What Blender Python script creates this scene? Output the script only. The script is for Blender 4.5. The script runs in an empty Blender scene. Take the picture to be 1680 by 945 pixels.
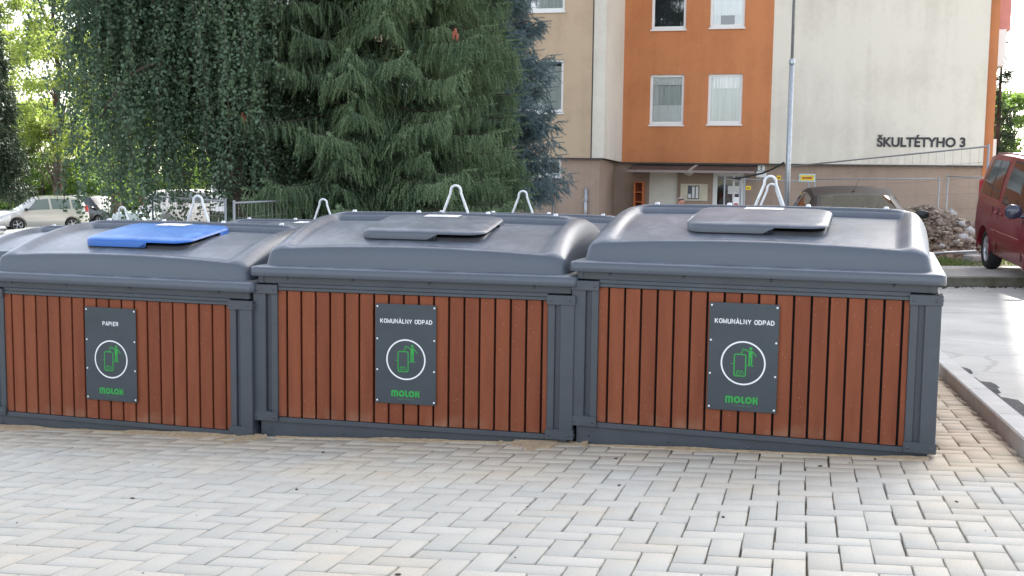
import bpy, bmesh, math, random
import numpy as np
from mathutils import Vector, Matrix
rnd = random.Random(7)
NR = np.random.default_rng(11)
R = math.radians
scene = bpy.context.scene
COL = scene.collection
# ------------------------------------------------------------------ camera
F, CX, CY, W0 = 1900.0, 840.0, 472.5, 1680.0
HZ = 285.0
PITCH = math.atan((CY - HZ) / F)
ROLL = 0.013
cd = bpy.data.cameras.new('camera'); cam = bpy.data.objects.new('camera', cd); COL.objects.link(cam)
cd.sensor_width = 36; cd.lens = F / W0 * 36; cd.clip_end = 2000; cd.clip_start = 0.05
CM = Matrix.Rotation(R(90) - PITCH, 4, 'X') @ Matrix.Rotation(ROLL, 4, 'Z')
cam.matrix_world = Matrix.Translation((0, 0, 1.4)) @ CM
scene.camera = cam
# ------------------------------------------------------------------ light
SUN_EL, SUN_AZ = R(39), R(21.5)          # azimuth measured from +Y towards +X (the sun stands behind the building, to the right)
w = bpy.data.worlds.new('World'); scene.world = w; w.use_nodes = True
nt = w.node_tree; bg = nt.nodes['Background']; sk = nt.nodes.new('ShaderNodeTexSky')
sk.sky_type = 'NISHITA'; sk.sun_disc = False; sk.sun_elevation = SUN_EL; sk.sun_rotation = SUN_AZ
sk.air_density = 1.0; sk.dust_density = 3.0; sk.ozone_density = 1.0; sk.altitude = 300
hs_ = nt.nodes.new('ShaderNodeHueSaturation'); hs_.inputs['Saturation'].default_value = .45
nt.links.new(sk.outputs[0], hs_.inputs['Color']); nt.links.new(hs_.outputs[0], bg.inputs[0]); bg.inputs[1].default_value = 0.15
sl = bpy.data.lights.new('sun', 'SUN'); sl.energy = 4.0; sl.angle = R(0.6); sl.color = (1, .95, .87)
so = bpy.data.objects.new('sun', sl); COL.objects.link(so)
sd = Vector((math.sin(SUN_AZ) * math.cos(SUN_EL), math.cos(SUN_AZ) * math.cos(SUN_EL), math.sin(SUN_EL)))
so.rotation_euler = sd.to_track_quat('Z', 'Y').to_euler(); so.location = sd * 60
scene.view_settings.view_transform = 'Standard'; scene.view_settings.look = 'None'
scene.view_settings.exposure = 1.9; scene.view_settings.gamma = 1.0
scene.cycles.max_bounces = 6; scene.cycles.transparent_max_bounces = 12

# ------------------------------------------------------------------ helpers
def ray(px, py):
    v = Vector(((px - CX) / F, -(py - CY) / F, -1.0))
    return CM.to_3x3() @ v
def at(px, py, Y):                       # the point on the sight line of a pixel at distance Y
    d = ray(px, py); k = Y / d.y
    return Vector((d.x * k, Y, 1.4 + d.z * k))

class MB:
    def __init__(s): s.v = []; s.f = []; s.sm = []
    def add(s, vs, fs, smooth=False, M=None):
        o = len(s.v)
        if M is not None: vs = [M @ Vector(v) for v in vs]
        s.v += [tuple(v) for v in vs]; s.f += [tuple(i + o for i in f) for f in fs]; s.sm += [smooth] * len(fs)
        return s
    def box(s, x0, x1, y0, y1, z0, z1, M=None, b=0.0):
        if b <= 0:
            v = [(x, y, z) for x in (x0, x1) for y in (y0, y1) for z in (z0, z1)]
            return s.add(v, [(0, 1, 3, 2), (4, 6, 7, 5), (0, 4, 5, 1), (2, 3, 7, 6), (0, 2, 6, 4), (1, 5, 7, 3)], False, M)
        b = min(b, (x1 - x0) * .45, (y1 - y0) * .45, (z1 - z0) * .45)
        v = []; idx = {}
        for i, (X, sx) in enumerate(((x0, 1), (x1, -1))):
            for j, (Y, sy) in enumerate(((y0, 1), (y1, -1))):
                for k, (Z, sz) in enumerate(((z0, 1), (z1, -1))):
                    idx[(i, j, k, 0)] = len(v); v.append((X, Y + sy * b, Z + sz * b))
                    idx[(i, j, k, 1)] = len(v); v.append((X + sx * b, Y, Z + sz * b))
                    idx[(i, j, k, 2)] = len(v); v.append((X + sx * b, Y + sy * b, Z))
        I = lambda *a: idx[a]; f = []
        f += [(I(0,0,0,0), I(0,0,1,0), I(0,1,1,0), I(0,1,0,0)), (I(1,0,0,0), I(1,1,0,0), I(1,1,1,0), I(1,0,1,0)),
              (I(0,0,0,1), I(1,0,0,1), I(1,0,1,1), I(0,0,1,1)), (I(0,1,0,1), I(0,1,1,1), I(1,1,1,1), I(1,1,0,1)),
              (I(0,0,0,2), I(0,1,0,2), I(1,1,0,2), I(1,0,0,2)), (I(0,0,1,2), I(1,0,1,2), I(1,1,1,2), I(0,1,1,2))]
        for i in (0, 1):
            for j in (0, 1): f.append((I(i,j,0,0), I(i,j,1,0), I(i,j,1,1), I(i,j,0,1)))
            for k in (0, 1): f.append((I(i,0,k,0), I(i,1,k,0), I(i,1,k,2), I(i,0,k,2)))
        for j in (0, 1):
            for k in (0, 1): f.append((I(0,j,k,1), I(1,j,k,1), I(1,j,k,2), I(0,j,k,2)))
        for i in (0, 1):
            for j in (0, 1):
                for k in (0, 1): f.append((I(i,j,k,0), I(i,j,k,1), I(i,j,k,2)))
        return s.add(v, f, False, M)
    def tube(s, pts, r, n=8, cap=True, M=None, closed=False):
        pts = [Vector(p) for p in pts]; rs = r if isinstance(r, (list, tuple)) else [r] * len(pts)
        vs = []; fs = []; up = None; m = len(pts)
        for i, p in enumerate(pts):
            a = pts[(i - 1) % m] if (i > 0 or closed) else p; b = pts[(i + 1) % m] if (i < m - 1 or closed) else p
            t = (b - a).normalized()
            if up is None:
                up = Vector((0, 0, 1)) if abs(t.z) < .9 else Vector((1, 0, 0))
            x = t.cross(up).normalized(); up = x.cross(t).normalized()
            for k in range(n):
                an = 2 * math.pi * k / n
                vs.append(p + (x * math.cos(an) + up * math.sin(an)) * rs[i])
        for i in range(m if closed else m - 1):
            for k in range(n):
                a = i * n; b = ((i + 1) % m) * n; k2 = (k + 1) % n
                fs.append((a + k, a + k2, b + k2, b + k))
        if cap and not closed: fs += [tuple(range(n))[::-1], tuple(range((m - 1) * n, m * n))]
        return s.add(vs, fs, True, M)
    def lathe(s, prof, n=20, M=None, smooth=True):     # prof: (r, z) about Z
        vs = [(r * math.cos(2 * math.pi * k / n), r * math.sin(2 * math.pi * k / n), z) for r, z in prof for k in range(n)]
        fs = [(i * n + k, i * n + (k + 1) % n, (i + 1) * n + (k + 1) % n, (i + 1) * n + k) for i in range(len(prof) - 1) for k in range(n)]
        return s.add(vs, fs, smooth, M)
    def quad(s, *p, M=None): return s.add(p, [tuple(range(len(p)))], False, M)
    def grid(s, P, smooth=True, closed=False):          # P[i][j]
        m = len(P); n = len(P[0]); vs = [p for row in P for p in row]
        fs = [(i * n + j, i * n + (j + 1) % n, (i + 1) * n + (j + 1) % n, (i + 1) * n + j) for i in range(m - 1) for j in range(n if closed else n - 1)]
        return s.add(vs, fs, smooth)

def mesh_of(name, mb, mat, recalc=True, autosm=None, weld=0):
    me = bpy.data.meshes.new(name); me.from_pydata(mb.v, [], mb.f)
    if recalc:
        bm = bmesh.new(); bm.from_mesh(me)
        if weld: bmesh.ops.remove_doubles(bm, verts=bm.verts, dist=weld)
        sm_ = [f.smooth for f in bm.faces]; bmesh.ops.recalc_face_normals(bm, faces=bm.faces); bm.to_mesh(me); bm.free()
    me.polygons.foreach_set('use_smooth', mb.sm if autosm is None else [True] * len(me.polygons))
    if autosm is not None: me.set_sharp_from_angle(angle=R(autosm))
    if mat: me.materials.append(mat)
    return me
def obj(name, mb, mat, parent=None, recalc=True, autosm=None, label=None, weld=0):
    me = mb if isinstance(mb, bpy.types.Mesh) else mesh_of(name, mb, mat, recalc, autosm, weld)
    if isinstance(mb, bpy.types.Mesh) and mat and not me.materials: me.materials.append(mat)
    o = bpy.data.objects.new(name, me); COL.objects.link(o)
    if parent: o.parent = parent
    if label: o['label'] = label
    return o
def npmesh(name, V, Fc, mat, parent=None, smooth=False):
    """V (n,3), Fc (m,k) fast mesh"""
    me = bpy.data.meshes.new(name); V = np.asarray(V, np.float32); Fc = np.asarray(Fc, np.int32)
    m, k = Fc.shape
    me.vertices.add(len(V)); me.vertices.foreach_set('co', V.ravel())
    me.loops.add(m * k); me.loops.foreach_set('vertex_index', Fc.ravel())
    me.polygons.add(m); me.polygons.foreach_set('loop_start', np.arange(m, dtype=np.int32) * k)
    me.update(calc_edges=True)
    if smooth: me.polygons.foreach_set('use_smooth', [True] * m)
    me.materials.append(mat)
    o = bpy.data.objects.new(name, me); COL.objects.link(o)
    if parent: o.parent = parent
    return o
def tag(o, label, cat, group=None, kind=None):
    if label: o['label'] = label
    if cat: o['category'] = cat
    if group: o['group'] = group
    if kind: o['kind'] = kind
    return o
def thing(name, label, cat, loc=(0, 0, 0), rz=0, group=None):
    o = bpy.data.objects.new(name, None); COL.objects.link(o); o.empty_display_size = .1
    o.location = loc; o.rotation_euler = (0, 0, rz)
    return tag(o, label, cat, group)
def struct(o): o['kind'] = 'structure'; return o
def copy_tree(o, parent=None):
    c = o.copy(); COL.objects.link(c); c.parent = parent
    for ch in list(o.children):
        copy_tree(ch, c)
    return c

# ------------------------------------------------------------------ materials
def mat(name, col, rough=.6, metal=0, var=0, scale=5, bump=0, bscale=40, spec=.5, coat=0, col2=None, coord='Object', trans=0, alpha_mix=0, stretch=(1, 1, 1)):
    m = bpy.data.materials.new(name); m.use_nodes = True; n = m.node_tree.nodes; L = m.node_tree.links
    p = n['Principled BSDF']; p.inputs['Base Color'].default_value = (*col, 1)
    p.inputs['Roughness'].default_value = rough; p.inputs['Metallic'].default_value = metal
    p.inputs['Specular IOR Level'].default_value = spec; p.inputs['Coat Weight'].default_value = coat
    p.inputs['Coat Roughness'].default_value = .06
    tc = n.new('ShaderNodeTexCoord'); mp = n.new('ShaderNodeMapping'); mp.inputs['Scale'].default_value = stretch
    L.new(tc.outputs[coord], mp.inputs[0])
    if var or col2:
        t = n.new('ShaderNodeTexNoise'); t.inputs['Scale'].default_value = scale; t.inputs['Detail'].default_value = 6; t.inputs['Roughness'].default_value = .6
        L.new(mp.outputs[0], t.inputs[0])
        r = n.new('ShaderNodeValToRGB'); c2 = col2 or tuple(c * (1 - var) for c in col)
        c1 = col if col2 else tuple(min(1, c * (1 + var)) for c in col)
        r.color_ramp.elements[0].position = .32; r.color_ramp.elements[1].position = .68
        r.color_ramp.elements[0].color = (*c2, 1); r.color_ramp.elements[1].color = (*c1, 1)
        L.new(t.outputs[0], r.inputs[0]); L.new(r.outputs[0], p.inputs['Base Color'])
    if bump:
        t2 = n.new('ShaderNodeTexNoise'); t2.inputs['Scale'].default_value = bscale; t2.inputs['Detail'].default_value = 4
        L.new(mp.outputs[0], t2.inputs[0]); b = n.new('ShaderNodeBump'); b.inputs['Strength'].default_value = bump; b.inputs['Distance'].default_value = .01
        L.new(t2.outputs[0], b.inputs['Height']); L.new(b.outputs[0], p.inputs['Normal'])
    return m
def foliage_mat(name, c_dark, c_light, scale=1.2, transl=.35, tcol=None, rough=.55):
    m = bpy.data.materials.new(name); m.use_nodes = True; n = m.node_tree.nodes; L = m.node_tree.links
    p = n['Principled BSDF']; out = n['Material Output']; p.inputs['Roughness'].default_value = rough
    g = n.new('ShaderNodeNewGeometry'); tc = n.new('ShaderNodeTexCoord')
    t = n.new('ShaderNodeTexNoise'); t.inputs['Scale'].default_value = scale; t.inputs['Detail'].default_value = 3; L.new(tc.outputs['Object'], t.inputs[0])
    mx = n.new('ShaderNodeMath'); mx.operation = 'MULTIPLY_ADD'; L.new(g.outputs['Random Per Island'], mx.inputs[0]); mx.inputs[1].default_value = .5
    L.new(t.outputs[0], mx.inputs[2])
    r = n.new('ShaderNodeValToRGB'); r.color_ramp.elements[0].position = .45; r.color_ramp.elements[1].position = 1.0
    r.color_ramp.elements[0].color = (*c_dark, 1); r.color_ramp.elements[1].color = (*c_light, 1)
    L.new(mx.outputs[0], r.inputs[0]); L.new(r.outputs[0], p.inputs['Base Color'])
    tr = n.new('ShaderNodeBsdfTranslucent')
    if tcol: tr.inputs[0].default_value = (*tcol, 1)
    else: L.new(r.outputs[0], tr.inputs[0])
    ms = n.new('ShaderNodeMixShader'); ms.inputs[0].default_value = transl
    L.new(p.outputs[0], ms.inputs[1]); L.new(tr.outputs[0], ms.inputs[2]); L.new(ms.outputs[0], out.inputs[0])
    return m
def glass_mat(name, tint=(.8, .85, .85), refl=.3, rough=.02):
    m = bpy.data.materials.new(name); m.use_nodes = True; n = m.node_tree.nodes; L = m.node_tree.links
    n.remove(n['Principled BSDF']); out = n['Material Output']
    tr = n.new('ShaderNodeBsdfTransparent'); tr.inputs[0].default_value = (*tint, 1)
    gl = n.new('ShaderNodeBsdfGlossy'); gl.inputs['Roughness'].default_value = rough
    fr = n.new('ShaderNodeFresnel'); fr.inputs[0].default_value = 1.5
    mm = n.new('ShaderNodeMath'); mm.operation = 'ADD'; mm.inputs[1].default_value = refl; mm.use_clamp = True; L.new(fr.outputs[0], mm.inputs[0])
    ms = n.new('ShaderNodeMixShader'); L.new(mm.outputs[0], ms.inputs[0]); L.new(tr.outputs[0], ms.inputs[1]); L.new(gl.outputs[0], ms.inputs[2])
    L.new(ms.outputs[0], out.inputs[0]); return m

def steel_paint():
    m = mat('anthracite_powder_coat', (.054, .063, .074), .42, var=.10, scale=6, bump=.05, bscale=300)
    return m
def lid_plastic(name, col, dust_sheen):
    m = bpy.data.materials.new(name); m.use_nodes = True; n = m.node_tree.nodes; L = m.node_tree.links
    p = n['Principled BSDF']; tc = n.new('ShaderNodeTexCoord')
    t = n.new('ShaderNodeTexNoise'); t.inputs['Scale'].default_value = 2.2; t.inputs['Detail'].default_value = 8; t.inputs['Roughness'].default_value = .65; L.new(tc.outputs['Object'], t.inputs[0])
    g = n.new('ShaderNodeNewGeometry'); sp = n.new('ShaderNodeSeparateXYZ'); L.new(g.outputs['Normal'], sp.inputs[0])
    up = n.new('ShaderNodeMapRange'); up.inputs[1].default_value = .5; up.inputs[2].default_value = 1.0; L.new(sp.outputs[2], up.inputs[0])
    r = n.new('ShaderNodeValToRGB'); r.color_ramp.elements[0].position = .38; r.color_ramp.elements[1].position = .72
    r.color_ramp.elements[0].color = (.25, .25, .25, 1); r.color_ramp.elements[1].color = (1, 1, 1, 1); L.new(t.outputs[0], r.inputs[0])
    mu = n.new('ShaderNodeMath'); mu.operation = 'MULTIPLY'; L.new(up.outputs[0], mu.inputs[0]); L.new(r.outputs[0], mu.inputs[1])
    t9 = n.new('ShaderNodeTexNoise'); t9.inputs['Scale'].default_value = 11; t9.inputs['Detail'].default_value = 5; t9.inputs['Distortion'].default_value = 1.2; L.new(tc.outputs['Object'], t9.inputs[0])
    r9 = n.new('ShaderNodeMapRange'); r9.inputs[1].default_value = .40; r9.inputs[2].default_value = .62; r9.inputs[3].default_value = .55; L.new(t9.outputs[0], r9.inputs[0])
    m9 = n.new('ShaderNodeMath'); m9.operation = 'MULTIPLY'; L.new(mu.outputs[0], m9.inputs[0]); L.new(r9.outputs[0], m9.inputs[1]); mu = m9
    mx = n.new('ShaderNodeMix'); mx.data_type = 'RGBA'; L.new(mu.outputs[0], mx.inputs[0]); mx.inputs[6].default_value = (*col, 1); mx.inputs[7].default_value = (*dust_sheen, 1)  # upward faces paler: dust, plus sky sheen put into the colour
    L.new(mx.outputs[2], p.inputs['Base Color'])
    # fine scratches
    mp = n.new('ShaderNodeMapping'); mp.inputs['Scale'].default_value = (3, 60, 10); mp.inputs['Rotation'].default_value = (0, 0, .5); L.new(tc.outputs['Object'], mp.inputs[0])
    s = n.new('ShaderNodeTexNoise'); s.inputs['Scale'].default_value = 1.0; s.inputs['Detail'].default_value = 2; L.new(mp.outputs[0], s.inputs[0])
    rr = n.new('ShaderNodeMapRange'); rr.inputs[3].default_value = .28; rr.inputs[4].default_value = .46; L.new(t.outputs[0], rr.inputs[0]); L.new(rr.outputs[0], p.inputs['Roughness'])
    b = n.new('ShaderNodeBump'); b.inputs['Strength'].default_value = .06; b.inputs['Distance'].default_value = .004; L.new(s.outputs[0], b.inputs['Height']); L.new(b.outputs[0], p.inputs['Normal'])
    p.inputs['Specular IOR Level'].default_value = .6
    return m
def slat_mat():
    m = bpy.data.materials.new('brown_composite_board'); m.use_nodes = True; n = m.node_tree.nodes; L = m.node_tree.links
    p = n['Principled BSDF']; tc = n.new('ShaderNodeTexCoord'); g = n.new('ShaderNodeNewGeometry')
    mp = n.new('ShaderNodeMapping'); mp.inputs['Scale'].default_value = (1, 1, .12); L.new(tc.outputs['Object'], mp.inputs[0])
    t = n.new('ShaderNodeTexNoise'); t.inputs['Scale'].default_value = 30; t.inputs['Detail'].default_value = 6; L.new(mp.outputs[0], t.inputs[0])
    a = n.new('ShaderNodeMath'); a.operation = 'MULTIPLY_ADD'; a.inputs[1].default_value = .35; L.new(g.outputs['Random Per Island'], a.inputs[0]); L.new(t.outputs[0], a.inputs[2])
    r = n.new('ShaderNodeValToRGB'); r.color_ramp.elements[0].position = .35; r.color_ramp.elements[1].position = 1.0
    r.color_ramp.elements[0].color = (.165, .043, .018, 1); r.color_ramp.elements[1].color = (.245, .070, .030, 1); L.new(a.outputs[0], r.inputs[0])
    v = n.new('ShaderNodeTexVoronoi'); v.inputs['Scale'].default_value = 55; v.inputs['Randomness'].default_value = 1; L.new(tc.outputs['Object'], v.inputs[0])
    n2 = n.new('ShaderNodeTexNoise'); n2.inputs['Scale'].default_value = 37; L.new(tc.outputs['Object'], n2.inputs[0])
    gt = n.new('ShaderNodeMath'); gt.operation = 'LESS_THAN'; gt.inputs[1].default_value = .12; L.new(v.outputs[0], gt.inputs[0])
    g2 = n.new('ShaderNodeMath'); g2.operation = 'GREATER_THAN'; g2.inputs[1].default_value = .53; L.new(n2.outputs[0], g2.inputs[0])
    mu = n.new('ShaderNodeMath'); mu.operation = 'MULTIPLY'; L.new(gt.outputs[0], mu.inputs[0]); L.new(g2.outputs[0], mu.inputs[1])
    m2 = n.new('ShaderNodeMath'); m2.operation = 'MULTIPLY'; m2.inputs[1].default_value = .55; L.new(mu.outputs[0], m2.inputs[0])
    mx = n.new('ShaderNodeMix'); mx.data_type = 'RGBA'; L.new(m2.outputs[0], mx.inputs[0]); L.new(r.outputs[0], mx.inputs[6]); mx.inputs[7].default_value = (.45, .30, .22, 1)
    sz = n.new('ShaderNodeSeparateXYZ'); L.new(tc.outputs['Object'], sz.inputs[0])
    n3 = n.new('ShaderNodeTexNoise'); n3.inputs['Scale'].default_value = 9; n3.inputs['Detail'].default_value = 6; L.new(tc.outputs['Object'], n3.inputs[0])
    zr = n.new('ShaderNodeMapRange'); zr.inputs[1].default_value = .09; zr.inputs[2].default_value = .0; L.new(sz.outputs[2], zr.inputs[0])
    z2 = n.new('ShaderNodeMath'); z2.operation = 'MULTIPLY'; L.new(zr.outputs[0], z2.inputs[0]); n4 = n.new('ShaderNodeMapRange'); n4.inputs[1].default_value = .45; n4.inputs[2].default_value = .75; n4.inputs[4].default_value = .5; L.new(n3.outputs[0], n4.inputs[0]); L.new(n4.outputs[0], z2.inputs[1])
    mz = n.new('ShaderNodeMix'); mz.data_type = 'RGBA'; L.new(z2.outputs[0], mz.inputs[0]); L.new(mx.outputs[2], mz.inputs[6]); mz.inputs[7].default_value = (.38, .27, .18, 1)
    L.new(mz.outputs[2], p.inputs['Base Color']); p.inputs['Roughness'].default_value = .7; p.inputs['Specular IOR Level'].default_value = .3
    b = n.new('ShaderNodeBump'); b.inputs['Strength'].default_value = .15; b.inputs['Distance'].default_value = .003; L.new(t.outputs[0], b.inputs['Height']); L.new(b.outputs[0], p.inputs['Normal'])
    return m

def render_mat(name, col, streak, scale=.5, bump=.2):
    """weathered wall render: blotches plus faint vertical runs"""
    m = bpy.data.materials.new(name); m.use_nodes = True; n = m.node_tree.nodes; L = m.node_tree.links
    p = n['Principled BSDF']; tc = n.new('ShaderNodeTexCoord'); p.inputs['Roughness'].default_value = .9
    t = n.new('ShaderNodeTexNoise'); t.inputs['Scale'].default_value = scale; t.inputs['Detail'].default_value = 9; t.inputs['Roughness'].default_value = .62; L.new(tc.outputs['Object'], t.inputs[0])
    mp = n.new('ShaderNodeMapping'); mp.inputs['Scale'].default_value = (3.5, 3.5, .25); L.new(tc.outputs['Object'], mp.inputs[0])
    t2 = n.new('ShaderNodeTexNoise'); t2.inputs['Scale'].default_value = 1; t2.inputs['Detail'].default_value = 5; L.new(mp.outputs[0], t2.inputs[0])
    t3 = n.new('ShaderNodeTexNoise'); t3.inputs['Scale'].default_value = 7; t3.inputs['Detail'].default_value = 4; L.new(tc.outputs['Object'], t3.inputs[0])
    a = n.new('ShaderNodeMath'); a.operation = 'MULTIPLY_ADD'; a.inputs[1].default_value = .45; L.new(t2.outputs[0], a.inputs[0]); L.new(t.outputs[0], a.inputs[2])
    a2 = n.new('ShaderNodeMath'); a2.operation = 'MULTIPLY_ADD'; a2.inputs[1].default_value = .25; L.new(t3.outputs[0], a2.inputs[0]); L.new(a.outputs[0], a2.inputs[2])
    r = n.new('ShaderNodeValToRGB'); r.color_ramp.elements[0].position = .62; r.color_ramp.elements[1].position = .92
    r.color_ramp.elements[0].color = (*streak, 1); r.color_ramp.elements[1].color = (*col, 1); L.new(a2.outputs[0], r.inputs[0]); L.new(r.outputs[0], p.inputs['Base Color'])
    b = n.new('ShaderNodeBump'); b.inputs['Strength'].default_value = bump; b.inputs['Distance'].default_value = .02; L.new(t3.outputs[0], b.inputs['Height']); L.new(b.outputs[0], p.inputs['Normal'])
    return m
M = {
 'steel': steel_paint(), 'steel_dk': mat('dark_inner_sheet', (.012, .012, .014), .8),
 'lid': lid_plastic('grey_lid_plastic', (.066, .079, .100), (.24, .26, .30)),
 'lid_blue': lid_plastic('blue_flap_plastic', (.008, .11, .42), (.15, .34, .62)),
 'slat': slat_mat(), 'sign': mat('sign_plate', (.040, .052, .062), .38, var=.15, scale=5),
 'white': mat('white_print', (.8, .8, .8), .5), 'green': mat('green_print', (.02, .33, .05), .5),
 'zinc': mat('galvanised_steel', (.40, .42, .44), .38, metal=.6, var=.15, scale=20),
 'alu': mat('bright_loop_metal', (.66, .67, .68), .35, metal=.3, var=.15, scale=15),
 'sticker': mat('white_sticker', (.8, .79, .76), .5, var=.08, scale=12), 'ink': mat('dark_ink', (.03, .03, .035), .6),
 'wire': mat('fence_wire', (.26, .25, .24), .6, metal=.2), 'fence': mat('fence_tube', (.30, .31, .32), .45, metal=.5), 'concrete': mat('concrete', (.42, .41, .39), .9, var=.15, scale=8, bump=.3),
 'bark': mat('bark', (.075, .055, .042), .95, var=.4, scale=6, bump=.8, bscale=25), 'bark_lt': mat('twig_bark', (.12, .09, .065), .95, var=.3, scale=9),
 'black': mat('black_rubber', (.018, .018, .02), .75), 'trim': mat('black_trim', (.02, .02, .022), .5),
 'rim': mat('alloy_rim', (.55, .56, .58), .3, metal=.7), 'tint': mat('dark_car_glass', (.02, .024, .028), .04, spec=.8),
 'orange': render_mat('orange_render', (.52, .200, .080), (.42, .155, .062), .6), 'cream': render_mat('cream_render', (.68, .63, .54), (.57, .52, .44), .45),
 'beige': render_mat('beige_render', (.50, .375, .255), (.42, .31, .21), .5), 'plinth': render_mat('brown_plinth_render', (.36, .265, .205), (.28, .205, .155), .5),
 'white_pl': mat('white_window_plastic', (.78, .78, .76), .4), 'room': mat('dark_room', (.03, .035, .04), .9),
 'curt': mat('net_curtain', (.85, .86, .84), .9, var=.08, scale=3, stretch=(6, 1, .3)), 'curt_g': mat('grey_curtain', (.62, .65, .63), .9, var=.12, scale=3, stretch=(5, 1, .3)),
 'glass': glass_mat('window_glass', (.96, .98, .97), .10), 'canopy': mat('dark_brown_canopy', (.055, .042, .040), .6, var=.2, scale=3),
 'door': mat('cream_door', (.72, .69, .60), .6, var=.05), 'shelf': mat('orange_shelf_board', (.50, .13, .03), .5, var=.12, scale=8),
 'yellow': mat('yellow_plate', (.80, .52, .02), .5), 'red': mat('red_paint', (.45, .03, .03), .5),
}
# ------------------------------------------------------------------ terrain heights (world z; camera eye is 1.4)
PS = R(14)                                      # paving / kerb yaw
def pav(X, Y): return 1.4 + (-.976 + .028 * X - .06 * Y)
CP = np.array([(3.2, 9, -1.40), (5, 12, -1.44), (7, 16.3, -1.50), (12, 16, -1.45), (5, 16.5, -1.52), (9, 19, -1.42), (14, 24, -1.5), (8, 24, -1.6), (5, 30, -2.08), (12, 31, -1.9), (-13, 30, -2.9), (-22, 53, -2.8),
 (-10, 40, -2.75), (0, 20, -2.0), (-5, 20, -2.3), (-8, 12, -2.0), (-3, 12, -1.75), (2, 12, -1.55), (-20, 20, -2.6), (30, 30, -1.6), (0, 60, -2.6), (40, 70, -2.0), (-40, 80, -2.6), (30, 5, -1.3), (3.2, 5, -1.25), (4, 2, -1.1), (10, 3, -1.15), (4,-6,-.9), (-6, 9, -1.75)], float)
def far(X, Y):
    X = np.asarray(X, float); Y = np.asarray(Y, float)
    d2 = (X[..., None] - CP[:, 0]) ** 2 + (Y[..., None] - CP[:, 1]) ** 2 + 1.5
    wt = d2 ** -1.6
    return 1.4 + (wt * CP[:, 2]).sum(-1) / wt.sum(-1)
def kx(Y): return 2.31 + (Y - 5.22) * .249       # inner foot line of the kerb
def sst(a, b, x): t = np.clip((x - a) / (b - a), 0, 1); return t * t * (3 - 2 * t)
def gz(X, Y):
    X = np.asarray(X, float); Y = np.asarray(Y, float)
    t = np.maximum(sst(8.5, 12.5, Y), sst(.6, 3.0, X - kx(Y)))
    t = np.maximum(t, sst(8, 14, -X))
    return pav(X, Y) * (1 - t) + far(X, Y) * t - .01
def g1(X, Y): return float(gz(X, Y))

def sheet(name, X0, X1, Y0, Y1, nx, ny, dz, m, xl=None, xr=None, pw=1):
    ys = np.linspace(Y0, Y1, ny); P = []
    V = []
    for y in ys:
        a = xl(y) if xl else X0; b = xr(y) if xr else X1
        xs = a + (b - a) * np.linspace(0, 1, nx) ** pw
        V += list(zip(xs, np.full(nx, y), gz(xs, np.full(nx, y)) + dz))
    Fc = [(i * nx + j, i * nx + j + 1, (i + 1) * nx + j + 1, (i + 1) * nx + j) for i in range(ny - 1) for j in range(nx - 1)]
    return npmesh(name, V, Fc, m, smooth=True)
m_earth = mat('bare_earth', (.22, .18, .13), .95, col2=(.07, .09, .03), scale=.5, bump=.5, bscale=6)
def asphalt():
    m = bpy.data.materials.new('dusty_asphalt'); m.use_nodes = True; n = m.node_tree.nodes; L = m.node_tree.links
    p = n['Principled BSDF']; tc = n.new('ShaderNodeTexCoord'); p.inputs['Roughness'].default_value = .9
    t = n.new('ShaderNodeTexNoise'); t.inputs['Scale'].default_value = .6; t.inputs['Detail'].default_value = 9; t.inputs['Roughness'].default_value = .6; L.new(tc.outputs['Object'], t.inputs[0])
    t2 = n.new('ShaderNodeTexNoise'); t2.inputs['Scale'].default_value = 90; t2.inputs['Detail'].default_value = 3; L.new(tc.outputs['Object'], t2.inputs[0])
    a = n.new('ShaderNodeMath'); a.operation = 'MULTIPLY_ADD'; a.inputs[1].default_value = .35; L.new(t2.outputs[0], a.inputs[0]); L.new(t.outputs[0], a.inputs[2])
    r = n.new('ShaderNodeValToRGB'); r.color_ramp.elements[0].position = .45; r.color_ramp.elements[1].position = .85
    r.color_ramp.elements[0].color = (.25, .245, .24, 1); r.color_ramp.elements[1].color = (.46, .445, .41, 1); L.new(a.outputs[0], r.inputs[0])
    v = n.new('ShaderNodeTexVoronoi'); v.feature = 'DISTANCE_TO_EDGE'; v.inputs['Scale'].default_value = .55
    mpx = n.new('ShaderNodeMix'); mpx.data_type = 'RGBA'; mpx.blend_type = 'LINEAR_LIGHT'; mpx.inputs[0].default_value = .35; L.new(tc.outputs['Object'], mpx.inputs[6]); L.new(t.outputs[1], mpx.inputs[7]); L.new(mpx.outputs[2], v.inputs[0])
    lt = n.new('ShaderNodeMapRange'); lt.inputs[1].default_value = .004; lt.inputs[2].default_value = .012; lt.inputs[3].default_value = .80; lt.inputs[4].default_value = 1; L.new(v.outputs[0], lt.inputs[0])
    mc = n.new('ShaderNodeMix'); mc.data_type = 'RGBA'; mc.blend_type = 'MULTIPLY'; mc.inputs[0].default_value = 1; L.new(r.outputs[0], mc.inputs[6]); L.new(lt.outputs[0], mc.inputs[7]); L.new(mc.outputs[2], p.inputs['Base Color'])
    b = n.new('ShaderNodeBump'); b.inputs['Strength'].default_value = .4; b.inputs['Distance'].default_value = .01; L.new(t2.outputs[0], b.inputs['Height']); L.new(b.outputs[0], p.inputs['Normal'])
    return m
m_asph = asphalt()
g = sheet('ground', -45, 60, -6, 110, 80, 120, -.12, m_earth); struct(g)
mb = MB(); mb.quad((-900, -900, -1.7), (900, -900, -1.7), (900, 900, -1.7), (-900, 900, -1.7)); struct(obj('distant_ground', mb, m_earth))
struct(sheet('road', 0, 34, -5.5, 10.6, 60, 90, 0, m_asph, xl=lambda y: kx(y) + .10, pw=2.2))
struct(sheet('parking_yard', -40, 34, 10.6, 30.2, 80, 50, 0, m_asph))
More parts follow.
